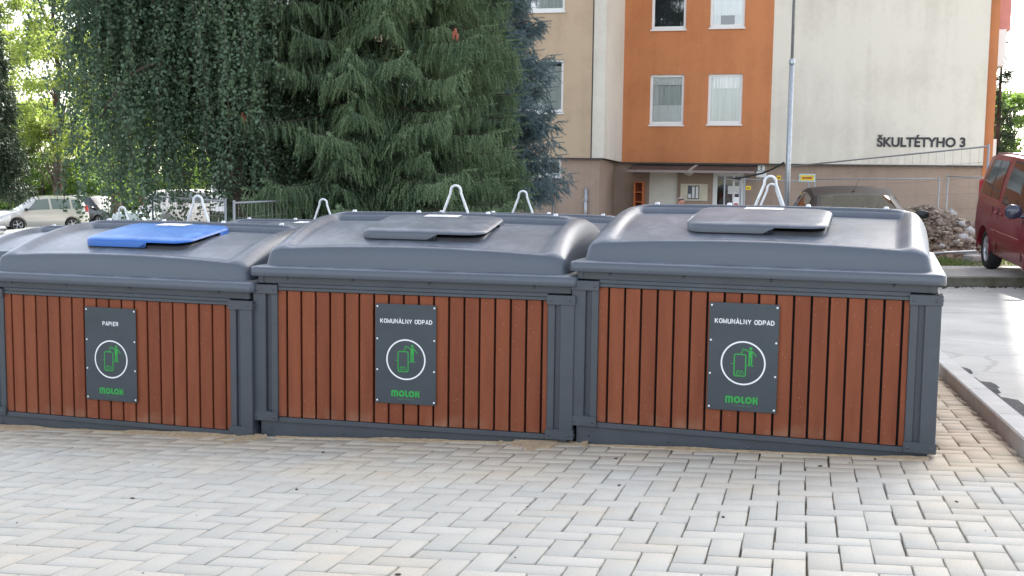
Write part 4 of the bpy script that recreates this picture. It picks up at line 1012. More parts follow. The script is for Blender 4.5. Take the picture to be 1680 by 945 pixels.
sp_t, _ = conifer('spruce_tree', 'large green spruce with drooping branches filling the middle of the photo', 603, 20.0, 15.5, 2.80, mf_sp, 6.6, droop=1.0, z0=1.45, seed=3, dens=1.35, exps=.55)
sp2, _ = conifer('spruce_tree', 'smaller green spruce between the big spruce and the blue spruce', 762, 21.5, 9.5, 1.30, mf_sp, 6.6, droop=.9, z0=.9, seed=9, dens=1.0, exps=.6)
conifer('blue_spruce', 'blue-grey spruce in front of the beige windows', 800, 24.0, 9.6, 1.95, mf_bl, 6.4, droop=.35, z0=1.5, up=.10, seed=5, dens=1.35, exps=1.0, branch_len=.22)
conifer('spruce_tree', 'dark spruce at the left edge of the photo behind the silver car', -22, 34.0, 9.2, 1.45, mf_dk, 8, droop=.7, z0=2.2, seed=8, dens=1.0, exps=.8, branch_len=.32)
# cones
for (px, py) in ((744, 57), (750, 60), (747, 52), (402, 196), (398, 190)):
    p = at(px, py, 18.2); mb = MB(); mb.lathe([(0, .06), (.018, .045), (.024, 0), (.018, -.05), (0, -.075)], 8)
    o = obj('cone', mb, mat('red_cone', (.26, .07, .035), .7) if 'red_cone' not in bpy.data.materials else bpy.data.materials['red_cone'], sp_t); o.location = p - sp_t.location
# thin dead trunk of the double spruce base
def leaf_quads(P, size, rng, aspect=.7, hang=0.0):
    P = np.asarray(P); n = len(P); a = rng.normal(size=(n, 3)); a[:, 2] -= hang; a /= np.linalg.norm(a, axis=1, keepdims=True)
    b = np.cross(a, rng.normal(size=(n, 3))); b /= np.linalg.norm(b, axis=1, keepdims=True)
    s = size * rng.uniform(.7, 1.3, (n, 1)); l = a * s; w_ = b * s * aspect * .5
    V = np.stack([P, P + l * .45 + w_, P + l, P + l * .45 - w_], axis=1)
    return V.reshape(-1, 3)
def weeping(px, Y, seed):
    rng = np.random.default_rng(seed); p = at(px, 330, Y); gx, gv = p.x, g1(p.x, Y)
    t = thing('weeping_birch', 'dark weeping tree with long hanging branches left of the big spruce', 'tree', (gx, Y, gv))
    mb = MB(); H = 10.5
    path = [(0, 0, -.3), (-.05, 0, 1.0), (-.10, 0, 2.0), (-.28, 0, 3.2), (-.75, 0, 4.8), (-1.3, 0, 6.8), (-1.75, 0, 8.6), (-2.0, 0, 10.0)]
    mb.tube(path, [.33, .24, .21, .2, .17, .13, .09, .04], 12)
    limbs = []
    for k in range(44):
        s = rng.uniform(.38, 1); i = s * (len(path) - 1); a0 = np.array(path[int(i)]) + (np.array(path[min(len(path) - 1, int(i) + 1)]) - np.array(path[int(i)])) * (i % 1)
        az = rng.uniform(0, 2 * math.pi); Lr = rng.uniform(1.0, 3.3) * (1.15 - .4 * s)
        Lr *= .75 if math.cos(az) > 0 else .72
        pts = []
        for j in range(9):
            q = j / 8; pts.append(a0 + np.array((math.cos(az), math.sin(az) * .8, 0)) * Lr * q + np.array((0, 0, Lr * (.75 * q - .85 * q * q * q))))
        mb.tube(pts, [.055 * (1 - j / 9.5) + .006 for j in range(9)], 6); limbs.append(pts)
    obj('trunk', mb, M['bark'], t)
    S = MB(); L_ = []
    for pts in limbs:
        for k in range(78):
            q = rng.uniform(.1, 1) ** .8; i = q * 8; a = pts[int(i)] + (pts[min(8, int(i) + 1)] - pts[int(i)]) * (i % 1)
            a = a + rng.normal(0, .28, 3) * (1, 1, .4)
            ln = rng.uniform(.9, 3.6)
            zmin = rng.uniform(.9, 1.9) + max(0, -2.25 - a[0]) * 3.4 + max(0, a[0] - .3) * 1.2
            if a[2] - ln < zmin: ln = max(.3, a[2] - zmin)
            if a[0] < -2.75: continue
            drift = rng.normal(0, .10, 2); n = int(ln / .021)
            zz = np.arange(n) * .021; ph = rng.uniform(0, 6)
            X = a[0] + drift[0] * zz + .03 * np.sin(zz * 3 + ph); Yy = a[1] + drift[1] * zz + .03 * np.cos(zz * 2.4 + ph)
            q_ = np.stack([X, Yy, a[2] - zz], 1) + rng.normal(0, .028, (n, 3)); L_.append(q_)
            if k % 3 == 0 and n > 4: S.tube([(X[m_], Yy[m_], a[2] - zz[m_]) for m_ in (0, n // 2, n - 1)], .005, 3, False)
    P = np.concatenate(L_); V = leaf_quads(P, .060, rng, .8, .6)
    npmesh('crown', V, np.arange(len(V)).reshape(-1, 4), foliage_mat('weeping_leaves', (.060, .110, .064), (.145, .215, .120), 1.0, .3), t)
    obj('hanging_twigs', S, M['bark'], t)
weeping(402, 19.0, 21)
def broadleaf(name, label, X, Y, H, Rr, m_leaf, seed, nclump=70, leaf=.11, nleaf=330, z0=.22, gap=1.0, grp=None):
    rng = np.random.default_rng(seed); gv = g1(X, Y); t = thing(name, label, 'tree', (X, Y, gv), 0, grp)
    mb = MB(); P = []; wob = rng.normal(0, .15, (10, 2))
    tr = [(wob[k][0] * k * .15, wob[k][1] * k * .15, H * .85 * k / 8 - .2) for k in range(9)]
    mb.tube(tr, [max(.03, .02 * H * (1 - k / 9)) for k in range(9)], 8)
    for k in range(nclump):
        zf = rng.uniform(z0, 1); prof = math.sin(math.pi * min(1, (zf - z0) / (1 - z0) * .85 + .12)) ** .6
        az = rng.uniform(0, 2 * math.pi); rr_ = Rr * prof * rng.uniform(.25, 1.0); c = np.array((math.cos(az) * rr_, math.sin(az) * rr_, H * zf))
        b0 = np.array(tr[min(8, max(1, int(8 * (zf - .15) / .9)))]); mid = (b0 + c) / 2 + np.array((0, 0, .1 * H * .1))
        mb.tube([b0, mid, c], [.03, .018, .006], 5, False)
        cr = Rr * rng.uniform(.14, .30); n = int(nleaf * rng.uniform(.6, 1.3)); q = rng.normal(size=(n, 3)); q /= np.linalg.norm(q, axis=1, keepdims=True)
        q *= (rng.uniform(.1, 1, (n, 1)) ** .5) * cr * np.array((1.15, 1.15, .62)); P.append(c + q)
    obj('trunk', mb, M['bark'], t); P = np.concatenate(P); V = leaf_quads(P, leaf, rng, .75)
    npmesh('crown', V, np.arange(len(V)).reshape(-1, 4), m_leaf, t); return t
mf_y = foliage_mat('backlit_leaves', (.08, .13, .03), (.20, .25, .06), .35, .5, tcol=(.36, .46, .10))
mf_g = foliage_mat('mid_green_leaves', (.045, .095, .025), (.11, .17, .045), .5, .40, tcol=(.25, .40, .07))
def X_(px, Y): return at(px, 330, Y).x
broadleaf('broadleaf_tree', 'sunlit yellow-green tree with airy crown left of the weeping tree', X_(95, 62), 62, 15.0, 3.3, mf_y, 31, 80, .17, 230)
broadleaf('broadleaf_tree', 'tall sparse pale tree rising behind the dark spruce at the left edge', X_(22, 70), 70, 13.5, 2.8, mf_y, 32, 40, .18, 190)
broadleaf('broadleaf_tree', 'yellow-green tree partly hidden by the left side of the weeping tree', X_(190, 58), 58, 14.5, 3.4, mf_y, 33, 90, .16, 260)
broadleaf('broadleaf_tree', 'low green tree above the roof of the black car', X_(70, 66), 66, 6.2, 3.2, mf_g, 34, 70, .16, 300, .05)
broadleaf('broadleaf_tree', 'low green tree above the bonnet of the black car', X_(170, 68), 68, 6.0, 3.2, mf_g, 35, 70, .16, 300, .05)
broadleaf('broadleaf_tree', 'broad green tree seen through the gaps of the weeping tree', X_(300, 50), 50, 9.0, 3.6, mf_g, 36, 80, .15, 300, .1)
broadleaf('broadleaf_tree', 'small light green tree beyond the right corner of the orange edge', X_(1655, 44), 44, 5.1, 1.7, mf_g, 37, 46, .11, 230, .45)
conifer('spruce_tree', 'slender dark conifer against the orange edge of the building', 1631, 41, 7.4, .75, mf_dk, 8, droop=.2, z0=2.5, seed=12, dens=.6, branch_len=.28)
# clipped hedge mass behind the parked cars
rng = np.random.default_rng(77); n = 42000
hx = rng.uniform(X_(-120, 72), X_(330, 72), n); hy = 72 + rng.normal(0, .7, n); hh = 2.6 + .5 * np.sin(hx * .9) + .3 * np.sin(hx * 2.7)
P = np.stack([hx, hy, -1.3 + hh * rng.uniform(0, 1, n) ** .8], 1); V = leaf_quads(P, .20, rng, .8)
tag(npmesh('hedge', V, np.arange(len(V)).reshape(-1, 4), mf_g), 'dense green undergrowth behind the parked cars on the left', 'undergrowth', kind='stuff')

# ------------------------------------------------------------------ cars
def interp_rows(st, n):
    st = np.array(st, float); x = st[:, 0]; xs = sorted(set(np.round(np.concatenate([np.linspace(x[0], x[-1], n), x]), 4)))
    return np.array([[xx] + [np.interp(xx, x, st[:, k]) for k in range(1, st.shape[1])] for xx in xs])
class Car:
    """front at +x. station: x, z_low, z_belt, z_top, w_low, w_belt, w_top"""
    def __init__(s, name, label, st, loc, rz, paint, group=None, smooth_passes=2):
        s.t = thing(name, label, 'car' if 'van' not in name else 'van', loc, rz, group); s.paint = paint
        r = interp_rows(st, 60)
        for _ in range(smooth_passes):
            q = r.copy(); q[1:-1, 1:] = (r[:-2, 1:] + 2 * r[1:-1, 1:] + r[2:, 1:]) / 4; r = q
        s.r = r
    def val(s, x): return [np.interp(x, s.r[:, 0], s.r[:, k]) for k in range(1, 7)]
    def side(s, x, t, sg, off=0):
        zl, zb, zt, wl, wb, wt = s.val(x); c = .05 * min(1, (zt - zb) / .3)
        ze = zt - c
        y = wb + (wt - wb) * t + .02 * math.sin(math.pi * t); z = zb + (ze - zb) * t
        return (x, sg * (y + off), z)
    def top(s, x, f, off=0):
        zl, zb, zt, wl, wb, wt = s.val(x); c = .05 * min(1, (zt - zb) / .3) 
        y = wt * f; return (x, y, zt - c * abs(f) ** 2.4 + off)
    def body(s, wheels, wr, cutR=None, cut_top=None, cut_side=None):
        P = []
        for row in s.r:
            x = row[0]; zl, zb, zt, wl, wb, wt = row[1:]
            zm = zl + (zb - zl) * .45
            half = [(wl * .55, zl), (wl * .93, zl + .01), (wl, zl + .09), (wb * .5 + wl * .5 + .035, zm), (wb + .018, zb - (zb - zl) * .18), (wb, zb)]
            half += [s.side(x, t, 1)[1:] for t in (.25, .5, .75)] + [s.top(x, f)[1:] for f in (1.0, .93, .84, .6, .3)]
            full = [(x, y, z) for y, z in half] + [(x, 0, zt)] + [(x, -y, z) for y, z in half[::-1]]
            P.append(full)
        mb = MB(); mb.grid(P, True, True); n = len(P[0])
        mb.f.append(tuple(range(n))); mb.sm.append(False); mb.f.append(tuple(range(len(mb.v) - n, len(mb.v)))[::-1]); mb.sm.append(False)
        o = obj('body', mb, s.paint, s.t, autosm=38)
        cut = MB()
        for (wx, wy) in wheels:
            M_ = Matrix.Translation((wx, wy, wr)) @ Matrix.Rotation(R(90), 4, 'X')
            prof = [(0, -.16), (wr + .055, -.16), (wr + .055, .4 if wy < 0 else .16), (0, .4 if wy < 0 else .16)]
            prof = [(0, -.40 if wy > 0 else -.14), (wr + .055, -.40 if wy > 0 else -.14), (wr + .055, .14 if wy > 0 else .40), (0, .14 if wy > 0 else .40)]
            cut.lathe(prof, 32, M_, False)
        co = obj('tmpcut', cut, None)
        co.parent = s.t
        md = o.modifiers.new('b', 'BOOLEAN'); md.operation = 'DIFFERENCE'; md.object = co; md.solver = 'EXACT'
        bpy.context.view_layer.update(); dg = bpy.context.evaluated_depsgraph_get()
        me = bpy.data.meshes.new_from_object(o.evaluated_get(dg)); o.modifiers.clear(); o.data = me; bpy.data.objects.remove(co)
        if cut_top:
            bm = bmesh.new(); bm.from_mesh(me); x0, x1, f = cut_top
            de = [fc for fc in bm.faces if x0 < fc.calc_center_median().x < x1 and abs(fc.calc_center_median().y) < f * s.val(fc.calc_center_median().x)[5] and fc.normal.z > .1 and fc.calc_center_median().z > s.val(fc.calc_center_median().x)[1] - .02]
            bmesh.ops.delete(bm, geom=de, context='FACES'); bm.to_mesh(me); bm.free()
        me.set_sharp_from_angle(angle=R(38))
        s.b = o; return o
    def side_patch(s, name, xb0, xb1, xt0, xt1, t0, t1, m, sg, off=.006, parent=None, n=10, rnd_=.0):
        P = []
        for j in range(7):
            v = j / 6; a = xb0 + (xt0 - xb0) * v; b = xb1 + (xt1 - xb1) * v
            P.append([s.side(a + (b - a) * k / n, t0 + (t1 - t0) * v, sg, off) for k in range(n + 1)])
        mb = MB(); mb.grid(P, True); return obj(name, mb, m, parent or s.t)
    def top_patch(s, name, x0, x1, f0, f1, m, off=.006, parent=None):
        P = [[s.top(x0 + (x1 - x0) * j / 8, -(f0 + (f1 - f0) * j / 8) + 2 * (f0 + (f1 - f0) * j / 8) * k / 12, off) for k in range(13)] for j in range(9)]
        mb = MB(); mb.grid(P, True); return obj(name, mb, m, parent or s.t)
    def wheel(s, x, y, wr, sg, spokes=5, wd=.19):
        M_ = Matrix.Translation((x, y, wr)) @ Matrix.Rotation(R(-90 * sg), 4, 'X')      # local +z outward
        wo = bpy.data.objects.new('wheel', None)
        mb = MB(); h = wd / 2; mb.lathe([(wr * .62, -h), (wr * .93, -h), (wr, -h * .6), (wr, h * .6), (wr * .93, h), (wr * .66, h), (wr * .62, h * .7), (wr * .62, -h)], 32, M_); w_ = obj('wheel', mb, M['black'], s.t)
        mb = MB(); mb.lathe([(wr * .66, h * .9), (wr * .63, h * .95), (wr * .60, h * .6), (wr * .58, -h * .5)], 28, M_); mb.lathe([(0, h * .75), (wr * .16, h * .72), (wr * .18, h * .5), (0, h * .4)], 14, M_)
        for k in range(spokes):
            a = 2 * math.pi * k / spokes; S = M_ @ Matrix.Rotation(a, 4, 'Z'); mb.box(wr * .12, wr * .62, -wr * .065, wr * .065, h * .45, h * .68, S, .006)
        obj('rim', mb, M['rim'], w_)
        mb = MB(); mb.lathe([(0, h * .05), (wr * .6, h * .05)], 20, M_, False); obj('brake_disc', mb, M['trim'], w_)
def paint(name, col, metal=.35, rough=.3): return mat(name, col, rough, metal=metal, coat=.8)
# generic hatchback station table (front +x)
def hatch_st(L=3.9, W=1.66, H=1.47, cowl=1.0, ws=.75, drop=.05):
    h = W / 2; x0 = -L / 2; x1 = L / 2
    return [(x0, .42, .72, .80, h * .72, h * .72, h * .60), (x0 + .05, .28, .84, 1.0, h * .86, h * .88, h * .72), (x0 + .25, .24, .93, H - .22, h * .95, h * .95, h * .74), (x0 + .55, .22, .94, H - .05, h * .98, h * .98, h * .74),
            (x0 + 1.3, .20, .93, H, h, h, h * .76), (x1 - cowl - ws - .5, .20, .91, H, h, h, h * .76), (x1 - cowl - ws, .20, .90, H - drop, h, h, h * .74), (x1 - cowl, .20, .90, .97, h, h, h * .86),
            (x1 - .45, .21, .80, .86, h * .97, h * .96, h * .82), (x1 - .12, .24, .66, .74, h * .88, h * .86, h * .72), (x1, .36, .52, .58, h * .70, h * .68, h * .5)]
# --- dark car facing the camera behind the containers
YC = 17.0; pc = at(1449, 340, YC); gc = g1(pc.x, YC + 1.6)
brown = paint('brown_car_paint', (.040, .030, .027), 0, .6)
brown.node_tree.nodes['Principled BSDF'].inputs['Coat Weight'].default_value = 0
brown.node_tree.nodes['Principled BSDF'].inputs['Specular IOR Level'].default_value = .2
ht = at(1410, 305.5, YC + 1.3).z - gc
car = Car('parked_car', 'dark brown hatchback facing the camera behind the right waste container', hatch_st(4.0, 1.68, ht, ws=.72, drop=.13), (pc.x + .05, YC + 1.75, gc), R(-98), brown)
wl4 = [(1.22, .74), (1.22, -.74), (-1.22, .74), (-1.22, -.74)]
car.body(wl4, .29, cut_top=(2.0 - 1.0 - .70, 2.0 - 1.0 - .04, .80))
for (x, y) in wl4: car.wheel(x, y, .29, 1 if y > 0 else -1)
ws_ = car.top_patch('windscreen', .26, .99, .86, .90, glass_mat('windscreen_glass', (.75, .85, .88), .10), .004)
for sg in (-1, 1):
    car.side_patch('side_window', -.45, .70, -.35, .22, .12, .86, M['tint'], sg); car.side_patch('side_window', -1.45, -.55, -1.25, -.45, .12, .86, M['tint'], sg)
    # black seal along the screen pillar
    P = [[car.top(.24 + .77 * j / 8, sg * (.83 + .05 * k), .010) for k in range(3)] for j in range(9)]; mb = MB(); mb.grid(P, True); obj('screen_trim', mb, M['trim'], car.t)
    mb = MB(); Mx = Matrix.Translation((.62, sg * .98, .99)); mb.lathe([(0, -.10), (.05, -.09), (.085, -.02), (.085, .06), (.05, .10), (0, .105)], 12, Mx @ Matrix.Rotation(R(90), 4, 'X') @ Matrix.Diagonal((.6, .8, 1, 1))); mb.tube([(.62, sg * .98, .96), (.66, sg * .80, .93)], .022, 6); obj('door_mirror', mb, M['trim'], car.t)
    mb = MB(); mb.box(1.72, 1.93, *sorted((sg * .48, sg * .74)), .60, .74, None, .04); obj('headlight', mb, M['rim'], car.t)
for sg in (-1, 1):
    mb = MB(); mb.box(-.55, -.40, sg * .36 - .22, sg * .36 + .22, .45, 1.02, None, .05); mb.box(-.52, -.41, sg * .36 - .13, sg * .36 + .13, 1.06, 1.27, None, .05); mb.tube([(-.46, sg * .36 - .06, 1.0), (-.46, sg * .36 - .06, 1.1)], .01, 6); mb.tube([(-.46, sg * .36 + .06, 1.0), (-.46, sg * .36 + .06, 1.1)], .01, 6)
    obj('seat', mb, mat('grey_seat_cloth', (.20, .19, .18), .9, var=.1) if sg < 0 else bpy.data.materials['grey_seat_cloth'], car.t)
mb = MB(); mb.box(.35, 1.0, -.70, .70, .80, .90, None, .04); obj('dashboard', mb, M['trim'], car.t)
mb = MB(); tA = car.top(.12, 0); mb.tube([(.12, 0, tA[2] - .01), (.12, 0, tA[2] + .02)], [.03, .018], 8); mb.tube([(.12, 0, tA[2]), (-.02, .10, tA[2] + .20)], .004, 5); obj('aerial', mb, M['trim'], car.t)
mb = MB(); mb.box(1.90, 2.0, -.35, .35, .42, .52, None, .02); obj('grille', mb, M['trim'], car.t)

# --- dark red van on the sidewalk, its nose towards the camera
red = mat('dark_red_paint', (.18, .005, .018), .35, coat=.35, var=.1, scale=2)
WV = .83; YV = 18.0
pw = at(1617, 408, YV)           # rear wheel
rzv = R(-98.5)                    # +x (front) points to the camera
HVn = 1.80
stv = [(-2.05, .45, .95, 1.55, .74, .76, .60), (-2.02, .30, 1.05, 1.66, .79, .80, .64), (-1.93, .27, 1.08, 1.75, .82, .825, .66), (-1.6, .25, 1.07, 1.80, WV, WV, .67), (-.6, .25, 1.03, 1.81, WV, WV, .68), (.35, .25, 1.0, 1.79, WV, WV, .67), (.62, .25, .99, 1.72, WV, WV, .66),
       (1.15, .25, .98, 1.10, WV, WV, .70), (1.6, .26, .90, .98, .81, .80, .66), (1.95, .28, .78, .86, .76, .74, .60), (2.05, .36, .60, .66, .66, .62, .5)]
wheels = [(-1.35, .71), (-1.35, -.71), (1.30, .71), (1.30, -.71)]
Mz = Matrix.Rotation(rzv, 4, 'Z'); wloc = Mz @ Vector((-1.35, -.80, 0)); vx = pw.x - wloc.x; vy = YV - wloc.y
gv = TOPS(pw.x, YV)
van = Car('parked_van', 'dark red passenger van parked on the sidewalk at the right edge', stv, (vx, vy, gv - 1.35 * math.sin(R(3.2))), rzv, red)
van.t.rotation_euler = (0, R(3.2), rzv)
van.body(wheels, .31)
for (x, y) in wheels: van.wheel(x, y, .31, 1 if y > 0 else -1, 7)
m_seal = mat('window_seal', (.28, .05, .05), .4)
for sg in (-1, 1):
    o = van.side_patch('side_window', -1.80, -.70, -1.62, -.66, .10, .90, M['tint'], sg, .006, n=14)
    P = [[van.side(-1.83 + 1.155 * k / 14 + (.18 - .0 * k) * v * (1 - k / 14), .06 + .88 * v, sg, .003) for k in range(15)] for v in (0, .25, .5, .75, 1)]
    mb = MB(); mb.grid(P, True); obj('window_seal', mb, m_seal, o)
    P = [[van.side(-1.20 + .03 * k + .06 * v, .12 + .76 * v, sg, .009) for k in range(2)] for v in (0, .5, 1)]; mb = MB(); mb.grid(P, True); obj('window_bar', mb, M['trim'], o)
    o = van.side_patch('side_window', -.48, .95, -.36, .42, .10, .90, M['tint'], sg, .006, n=14)
    P = [[van.side(-.52 + 1.50 * k / 14 + v * (.13 - .62 * k / 14), .06 + .88 * v, sg, .003) for k in range(15)] for v in (0, .25, .5, .75, 1)]
    mb = MB(); mb.grid(P, True); obj('window_seal', mb, M['trim'], o)
    # door seams, handle, rubbing strip, arch trim
    def seam(pts):
        mb = MB(); mb.tube([(x, sg * (van.side(x, 0, 1)[1] + .018 - max(0, .9 - z) * .0), z) for x, z in pts], .006, 4); obj('door_seam', mb, M['trim'], van.t)
    seam([(-.60, .34), (-.60, 1.0)]); seam([(-1.0, .40), (-.95, .62), (-.93, 1.0)]); seam([(.72, .36), (.70, .95)])
    for (a, b) in ((-.92, -.63), (-.57, .60)):
        mb = MB(); yy = WV + .026; mb.box(a, b, *sorted((sg * (yy - .012), sg * (yy + .012))), .60, .665, None, .008); obj('rubbing_strip', mb, red, van.t)
    for xh in (-.72, -.42):
        mb = MB(); mb.box(xh - .08, xh + .06, *sorted((sg * (WV + .004), sg * (WV + .035))), .90, .935, None, .01); obj('door_handle', mb, red, van.t)
    for wx in (-1.35, 1.30):
        mb = MB(); mb.tube([(wx + .372 * math.cos(R(a)), sg * (WV + .018), .31 + .372 * math.sin(R(a))) for a in range(-8, 189, 12)], .014, 6); obj('wheel_arch_trim', mb, red, van.t)
    mb = MB(); mb.lathe([(0, -.11), (.07, -.10), (.115, -.03), (.12, .05), (.08, .10), (0, .115)], 16, Matrix.Translation((.88, sg * 1.02, 1.07)) @ Matrix.Rotation(R(90), 4, 'X') @ Matrix.Diagonal((.55, .85, 1, 1))); mb.tube([(.86, sg * 1.0, 1.02), (.90, sg * .84, 1.0)], .03, 8)
    o = obj('door_mirror', mb, mat('black_mirror_shell', (.02, .025, .05), .12, coat=.5) if sg < 0 else bpy.data.materials['black_mirror_shell'], van.t)
    mb = MB(); mb.box(-2.045, -1.93, *sorted((sg * .66, sg * .805)), .95, 1.35, None, .03); obj('tail_light', mb, M['red'], van.t)
    mb = MB(); mb.box(1.85, 2.0, *sorted((sg * .45, sg * .72)), .62, .78, None, .03); obj('headlight', mb, M['rim'], van.t)
    mb = MB(); mb.tube([(x, sg * .62, van.top(x, .9)[2] + .02) for x in (-1.7, -1.2, -.6, 0, .4)], .014, 6); obj('roof_rail', mb, red, van.t)
van.top_patch('windscreen', .66, 1.13, .86, .90, M['tint'], .006)
mb = MB(); mb.box(-2.12, -1.95, -.80, .80, .34, .60, None, .05); obj('rear_bumper', mb, red, van.t)

# --- cars in the left car park
def hatchback(name, label, px, pyb, Y, rz, pm, L=4.0, W=1.66, H=1.5, glass=None, tall=0):
    gx = at(px, 330, Y).x; gv_ = at(px, pyb, Y).z
    c = Car(name, label, hatch_st(L, W, H, cowl=.95 if not tall else .85, ws=.72), (gx, Y, gv_), rz, pm, 'cars parked on the left')
    hx_ = L / 2 - .78; ws4 = [(hx_, W / 2 - .09), (hx_, -W / 2 + .09), (-hx_, W / 2 - .09), (-hx_, -W / 2 + .09)]
    c.body(ws4, .31)
    for (x, y) in ws4: c.wheel(x, y, .31, 1 if y > 0 else -1)
    G = glass or M['tint']; ck = L / 2 - (.95 if not tall else .85)
    c.top_patch('windscreen', ck - .68, ck - .03, .85, .90, G)
    c.top_patch('rear_window', -L / 2 + .09, -L / 2 + .45, .80, .80, G)
    for sg in (-1, 1):
        c.side_patch('side_window', ck - 1.30, ck - .20, ck - 1.25, ck - .74, .12, .86, G, sg); c.side_patch('side_window', ck - 2.2, ck - 1.40, ck - 2.15, ck - 1.34, .12, .86, G, sg)
        c.side_patch('side_window', -L / 2 + .30, ck - 2.3, -L / 2 + .55, ck - 2.25, .14, .84, G, sg)
        mb = MB(); mb.box(ck - .35, ck - .20, *sorted((sg * W / 2, sg * (W / 2 + .18))), .93, 1.05, None, .03); obj('door_mirror', mb, M['trim'], c.t)
        mb = MB(); mb.box(L / 2 - .30, L / 2 - .06, *sorted((sg * .45, sg * .72)), .58, .72, None, .04); obj('headlight', mb, M['rim'], c.t)
        mb = MB(); mb.box(-L / 2 + .06, -L / 2 + .20, *sorted((sg * .60, sg * (W / 2 - .055))), .85, 1.15, None, .03); obj('tail_light', mb, M['red'], c.t)
        for xh in (ck - 1.25, ck - 2.15): mb = MB(); mb.box(xh, xh + .16, *sorted((sg * (W / 2 + .005), sg * (W / 2 + .035))), .84, .87, None, .01); obj('door_handle', mb, pm, c.t)
    mb = MB(); mb.box(L / 2 - .06, L / 2 + .01, -.38, .38, .42, .54, None, .02); obj('grille', mb, M['trim'], c.t)
    return c
silver = paint('silver_paint', (.62, .60, .57), .4, .3); blackp = paint('black_paint', (.018, .018, .022), .3, .22); whitep = paint('white_paint', (.72, .71, .68), 0, .35)
m_lg = mat('pale_car_glass', (.16, .20, .20), .06)
hatchback('parked_car', 'silver tall hatchback facing left, parked in front of the black car', 68, 378, 53, R(213), silver, 3.9, 1.65, 1.60, m_lg, 1)
hatchback('parked_car', 'black people carrier facing right behind the silver car', 150, 371, 60, R(-28), blackp, 4.5, 1.8, 1.62, None, 1)
hatchback('parked_car', 'white car nearest the containers, mostly hidden below the silver car', 35, 463, 31, R(200), whitep, 4.1, 1.7, 1.45, m_lg)
hatchback('parked_car', 'pale blue car behind the small lifting loop left of the mesh fence', 222, 414, 40, R(-105), paint('pale_blue_paint', (.45, .52, .55), .4, .3), 4.0, 1.7, 1.45, m_lg)
hatchback('parked_car', 'white car seen through the mesh fence left of the leaning trunk', 330, 376, 42, R(10), whitep, 4.2, 1.75, 1.45, m_lg)
# small lorry beyond the leaning trunk
p = at(398, 372, 36.0)
tk = thing('small_lorry', 'white small lorry with a red load seen left of the leaning trunk', 'lorry', (p.x, 36, p.z), R(-80))
mb = MB(); mb.box(-.2, 1.4, -.85, .85, .45, 1.15, None, .08); mb.add([(-.2, -.85, 1.15), (-.2, .85, 1.15), (-.2, .75, 1.9), (-.2, -.75, 1.9), (1.3, -.85, 1.15), (1.3, .85, 1.15), (.8, .75, 1.9), (.8, -.75, 1.9)], [(0, 1, 2, 3), (4, 7, 6, 5), (0, 4, 5, 1), (3, 2, 6, 7), (0, 3, 7, 4), (1, 5, 6, 2)]); obj('cab', mb, whitep, tk)
mb = MB(); mb.quad((1.305, -.78, 1.2), (1.305, .78, 1.2), (.84, .70, 1.84), (.84, -.70, 1.84)); obj('windscreen', mb, M['tint'], tk)
mb = MB(); mb.box(-3.4, -.3, -.9, .9, .75, .9, None, .02); mb.box(-3.4, -3.34, -.9, .9, .9, 1.3); obj('load_bed', mb, whitep, tk)
mb = MB(); mb.box(-1.3, -.35, -.7, .5, .9, 2.55, None, .1); obj('red_load', mb, M['red'], tk)
for (x, y) in ((.8, .8), (.8, -.8), (-2.6, .8), (-2.6, -.8)): mb = MB(); mb.lathe([(0, -.1), (.36, -.1), (.38, 0), (.36, .1), (.15, .1), (0, .06)], 20, Matrix.Translation((x, y, .38)) @ Matrix.Rotation(R(90), 4, 'X')); obj('wheel', mb, M['black'], tk)

# ------------------------------------------------------------------ rubble heap, dirt, grass
rng = np.random.default_rng(5)
def heapz(x, y):
    a = .80 * math.exp(-((x - 7.3) / 1.2) ** 2 - ((y - 21.6) / 1.3) ** 2) + .50 * math.exp(-((x - 8.7) / 1.2) ** 2 - ((y - 21.9) / 1.4) ** 2) + .12 * math.sin(x * 3.1) * math.sin(y * 2.3) * math.exp(-((x - 7.8) / 1.8) ** 2 - ((y - 21.6) / 1.4) ** 2)
    return a
V = []; Fq = []; nx, ny = 90, 60
for j in range(ny):
    for i in range(nx):
        x = 3.0 + 9 * i / (nx - 1); y = 19.0 + 6.5 * j / (ny - 1); V.append((x, y, g1(x, y) - .03 + heapz(x, y) + rng.normal(0, .025) * (heapz(x, y) > .05)))
for j in range(ny - 1):
    for i in range(nx - 1): Fq.append((j * nx + i, j * nx + i + 1, (j + 1) * nx + i + 1, (j + 1) * nx + i))
hp = npmesh('rubble_heap', V, Fq, mat('heap_soil', (.24, .165, .11), .95, var=.3, scale=3, bump=1, bscale=15))
tag(hp, 'heap of broken stone and brown soil between the dark car and the red van', 'rubble heap')
def rocks(name, n, pos_fn, smin, smax, m, parent=None, seed=3):
    r_ = np.random.default_rng(seed); base = np.array([(0, 0, 1), (0, 0, -1)] + [(math.cos(a), math.sin(a), .35 * (-1) ** k) for k, a in enumerate(np.linspace(0, 2 * math.pi, 7)[:-1])]); fcs = [(0, 2 + k, 2 + (k + 1) % 6) for k in range(6)] + [(1, 2 + (k + 1) % 6, 2 + k) for k in range(6)]
    V = []; Fc = []
    for k in range(n):
        c = pos_fn(r_); s = smin + (smax - smin) * r_.random() ** 3; q = base * (1 + r_.normal(0, .22, base.shape)) * s * np.array((1, r_.uniform(.5, 1), r_.uniform(.35, .8)))
        Mx = np.array(Matrix.Rotation(r_.uniform(0, 6), 3, 'Z') @ Matrix.Rotation(r_.normal(0, .5), 3, 'X')); q = q @ Mx.T + c; b = len(V); V += [tuple(v) for v in q]; Fc += [tuple(i + b for i in f) for f in fcs]
    return npmesh(name, V, Fc, m, parent)
